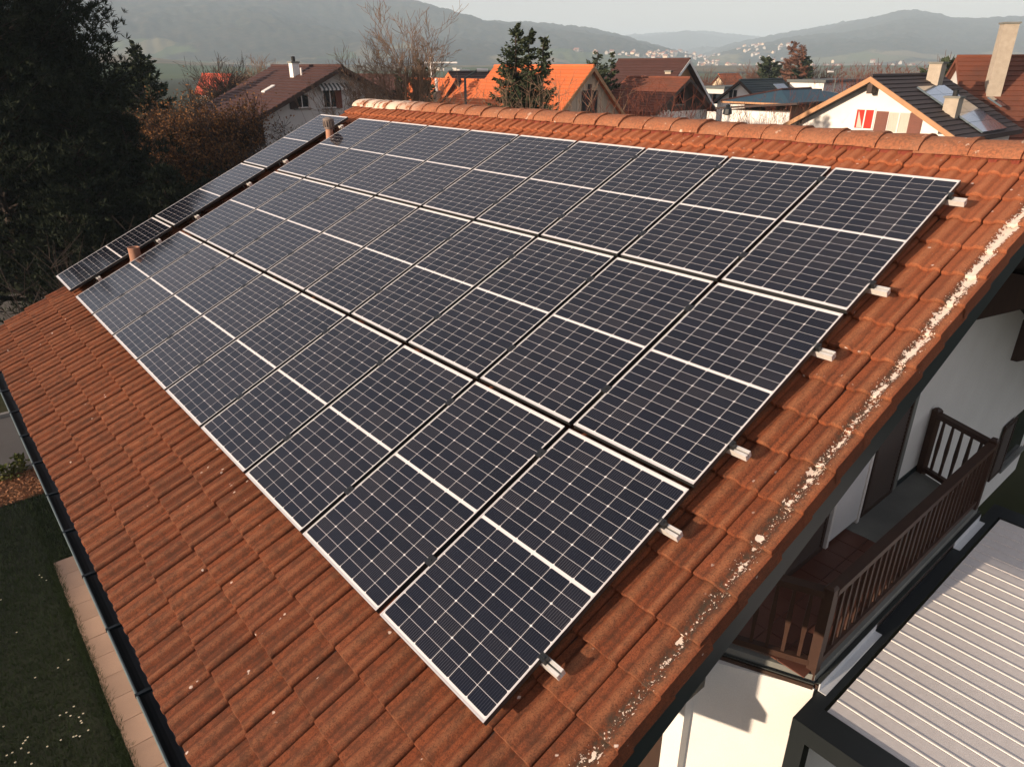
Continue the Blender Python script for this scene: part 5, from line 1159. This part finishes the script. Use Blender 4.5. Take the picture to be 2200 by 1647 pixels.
# trees beyond the white houses
add_spruce('left tall bare larch beyond the white flat house', 1698, 86, 120, 3.2, 3, 21, M_larch, 'larches beyond the white houses', 'larch_tree', gap=.8, twig=.7, leaf_w=.05)
add_spruce('right tall bare larch beyond the white flat house', 1715, 92, 118, 3.4, 3, 22, M_larch, 'larches beyond the white houses', 'larch_tree', gap=.7, twig=.7, leaf_w=.06)
add_spruce('dark green spruce against the right larch', 1729, 112, 118, 2.6, 3, 23, gap=.6, twig=.7, leaf_w=.13)
add_spruce('round dark pine left of the larches', 1655, 124, 120, 3.0, 4, 24, gap=.7, twig=.8, leaf_w=.14, power=.5)
for k, (px, top, d, lab) in enumerate(((1640, 122, 130, 'reddish bare tree left of the round dark pine'), (1742, 124, 122, 'reddish bare tree right of the larches'), (1752, 132, 126, 'small reddish bare tree at the end of the larch group'), (1612, 140, 125, 'low bare tree above the cream house'), (1535, 138, 120, 'bare tree behind the cream house gable'), (1512, 146, 130, 'small bare tree left of the cream house'), (1918, 125, 95, 'bare tree on the rise behind the solar collector house'), (1945, 130, 100, 'low bare tree right of it on the rise'), (1978, 117, 98, 'pale bare tree near the collector house chimney'), (1880, 138, 120, 'faint bare tree on the plain'), (2052, 107, 70, 'reddish bare tree beside the rusty roof'))):
    add_bare(lab, px, top, d, 70 + k, M_larch, 'bare trees beyond the houses', fork=.2, nl=6, spread=.6, r0=.2, levels=3, twig_r=.022, kids=(3, 5))
add_spruce('green rounded conifer left of the rusty roof', 2038, 122, 66, 3.2, 1.0, 25, gap=.5, twig=.8, leaf_w=.12, power=.45)
stems('reddish hedge on the rise behind the collector house', 1850, 140, 80, 90, 3.0, 62, M_redstem, tw=.02); stems('second reddish hedge along the rise', 1960, 138, 85, 90, 4.0, 63, M_redstem, tw=.02)
# dark bare bush below the far eaves corner, plants by the drive
stems('dark bare bush against the far gable corner', 60, 560, 16.5, 45, 1.2, 64, M_bark_d); stems('dark bare bush under the pines', 150, 520, 16.8, 40, 1.1, 65, M_bark_d)
def plantlet(label, px, py, h, n, seed):
    rs = np.random.RandomState(seed); P = at_z(px, py, 0.02); t = thing('leafy_plant', label, 'plant', (P.x, P.y, 0.02), (0, 0, 0), 'leafy plants in the bed'); B = rs.normal(0, .10, (n, 3)); B[:, 2] = rs.uniform(0, h, n); B[:, :2] *= (1.2 - B[:, 2:3] / h)
    d = rs.normal(0, 1, (n, 3)); d[:, 2] = np.abs(d[:, 2]); local('foliage', np_mesh('foliage', *kites(B, d, rs.uniform(.06, .13, n), rs.uniform(.02, .035, n), rs), leaf_mat('plant_leaf', (0.06, 0.075, 0.02), (0.10, 0.09, 0.025))), t)
    mb = MB(); mb.tube((0, 0, 0), (0, 0, h), .01, n=5); local('stem', mb.mesh('stem', M_bark_d), t)
plantlet('leafy green plant at the edge of the drive', 50, 1012, .42, 160, 1); plantlet('small leafy plant in the wood-chip bed, left of the taller one', 15, 1030, .35, 120, 2)
plantlet('low plant between kerb and wood chips', 34, 1022, .22, 80, 3)
# ------------------------------------------------------------------ haze over the valley
top = float(_H.max()) + 25.0
mb = MB(); mb.box(-9400 + CAM.x, -9400 + CAM.y, -1.0, 9400 + CAM.x, 9400 + CAM.y, top)
hz = NT('haze'); hz.n.remove(hz.bsdf); pv = hz.new('ShaderNodeVolumePrincipled'); pv.inputs['Color'].default_value = (0.68, 0.84, 0.96, 1); pv.inputs['Density'].default_value = 3.0e-4; pv.inputs['Anisotropy'].default_value = 0.0
hz.lk(pv.outputs[0], hz.n['Material Output'].inputs['Volume'])
tag(mb.build('haze', hz.mat), 'pale haze filling the valley air', 'haze', kind='stuff')
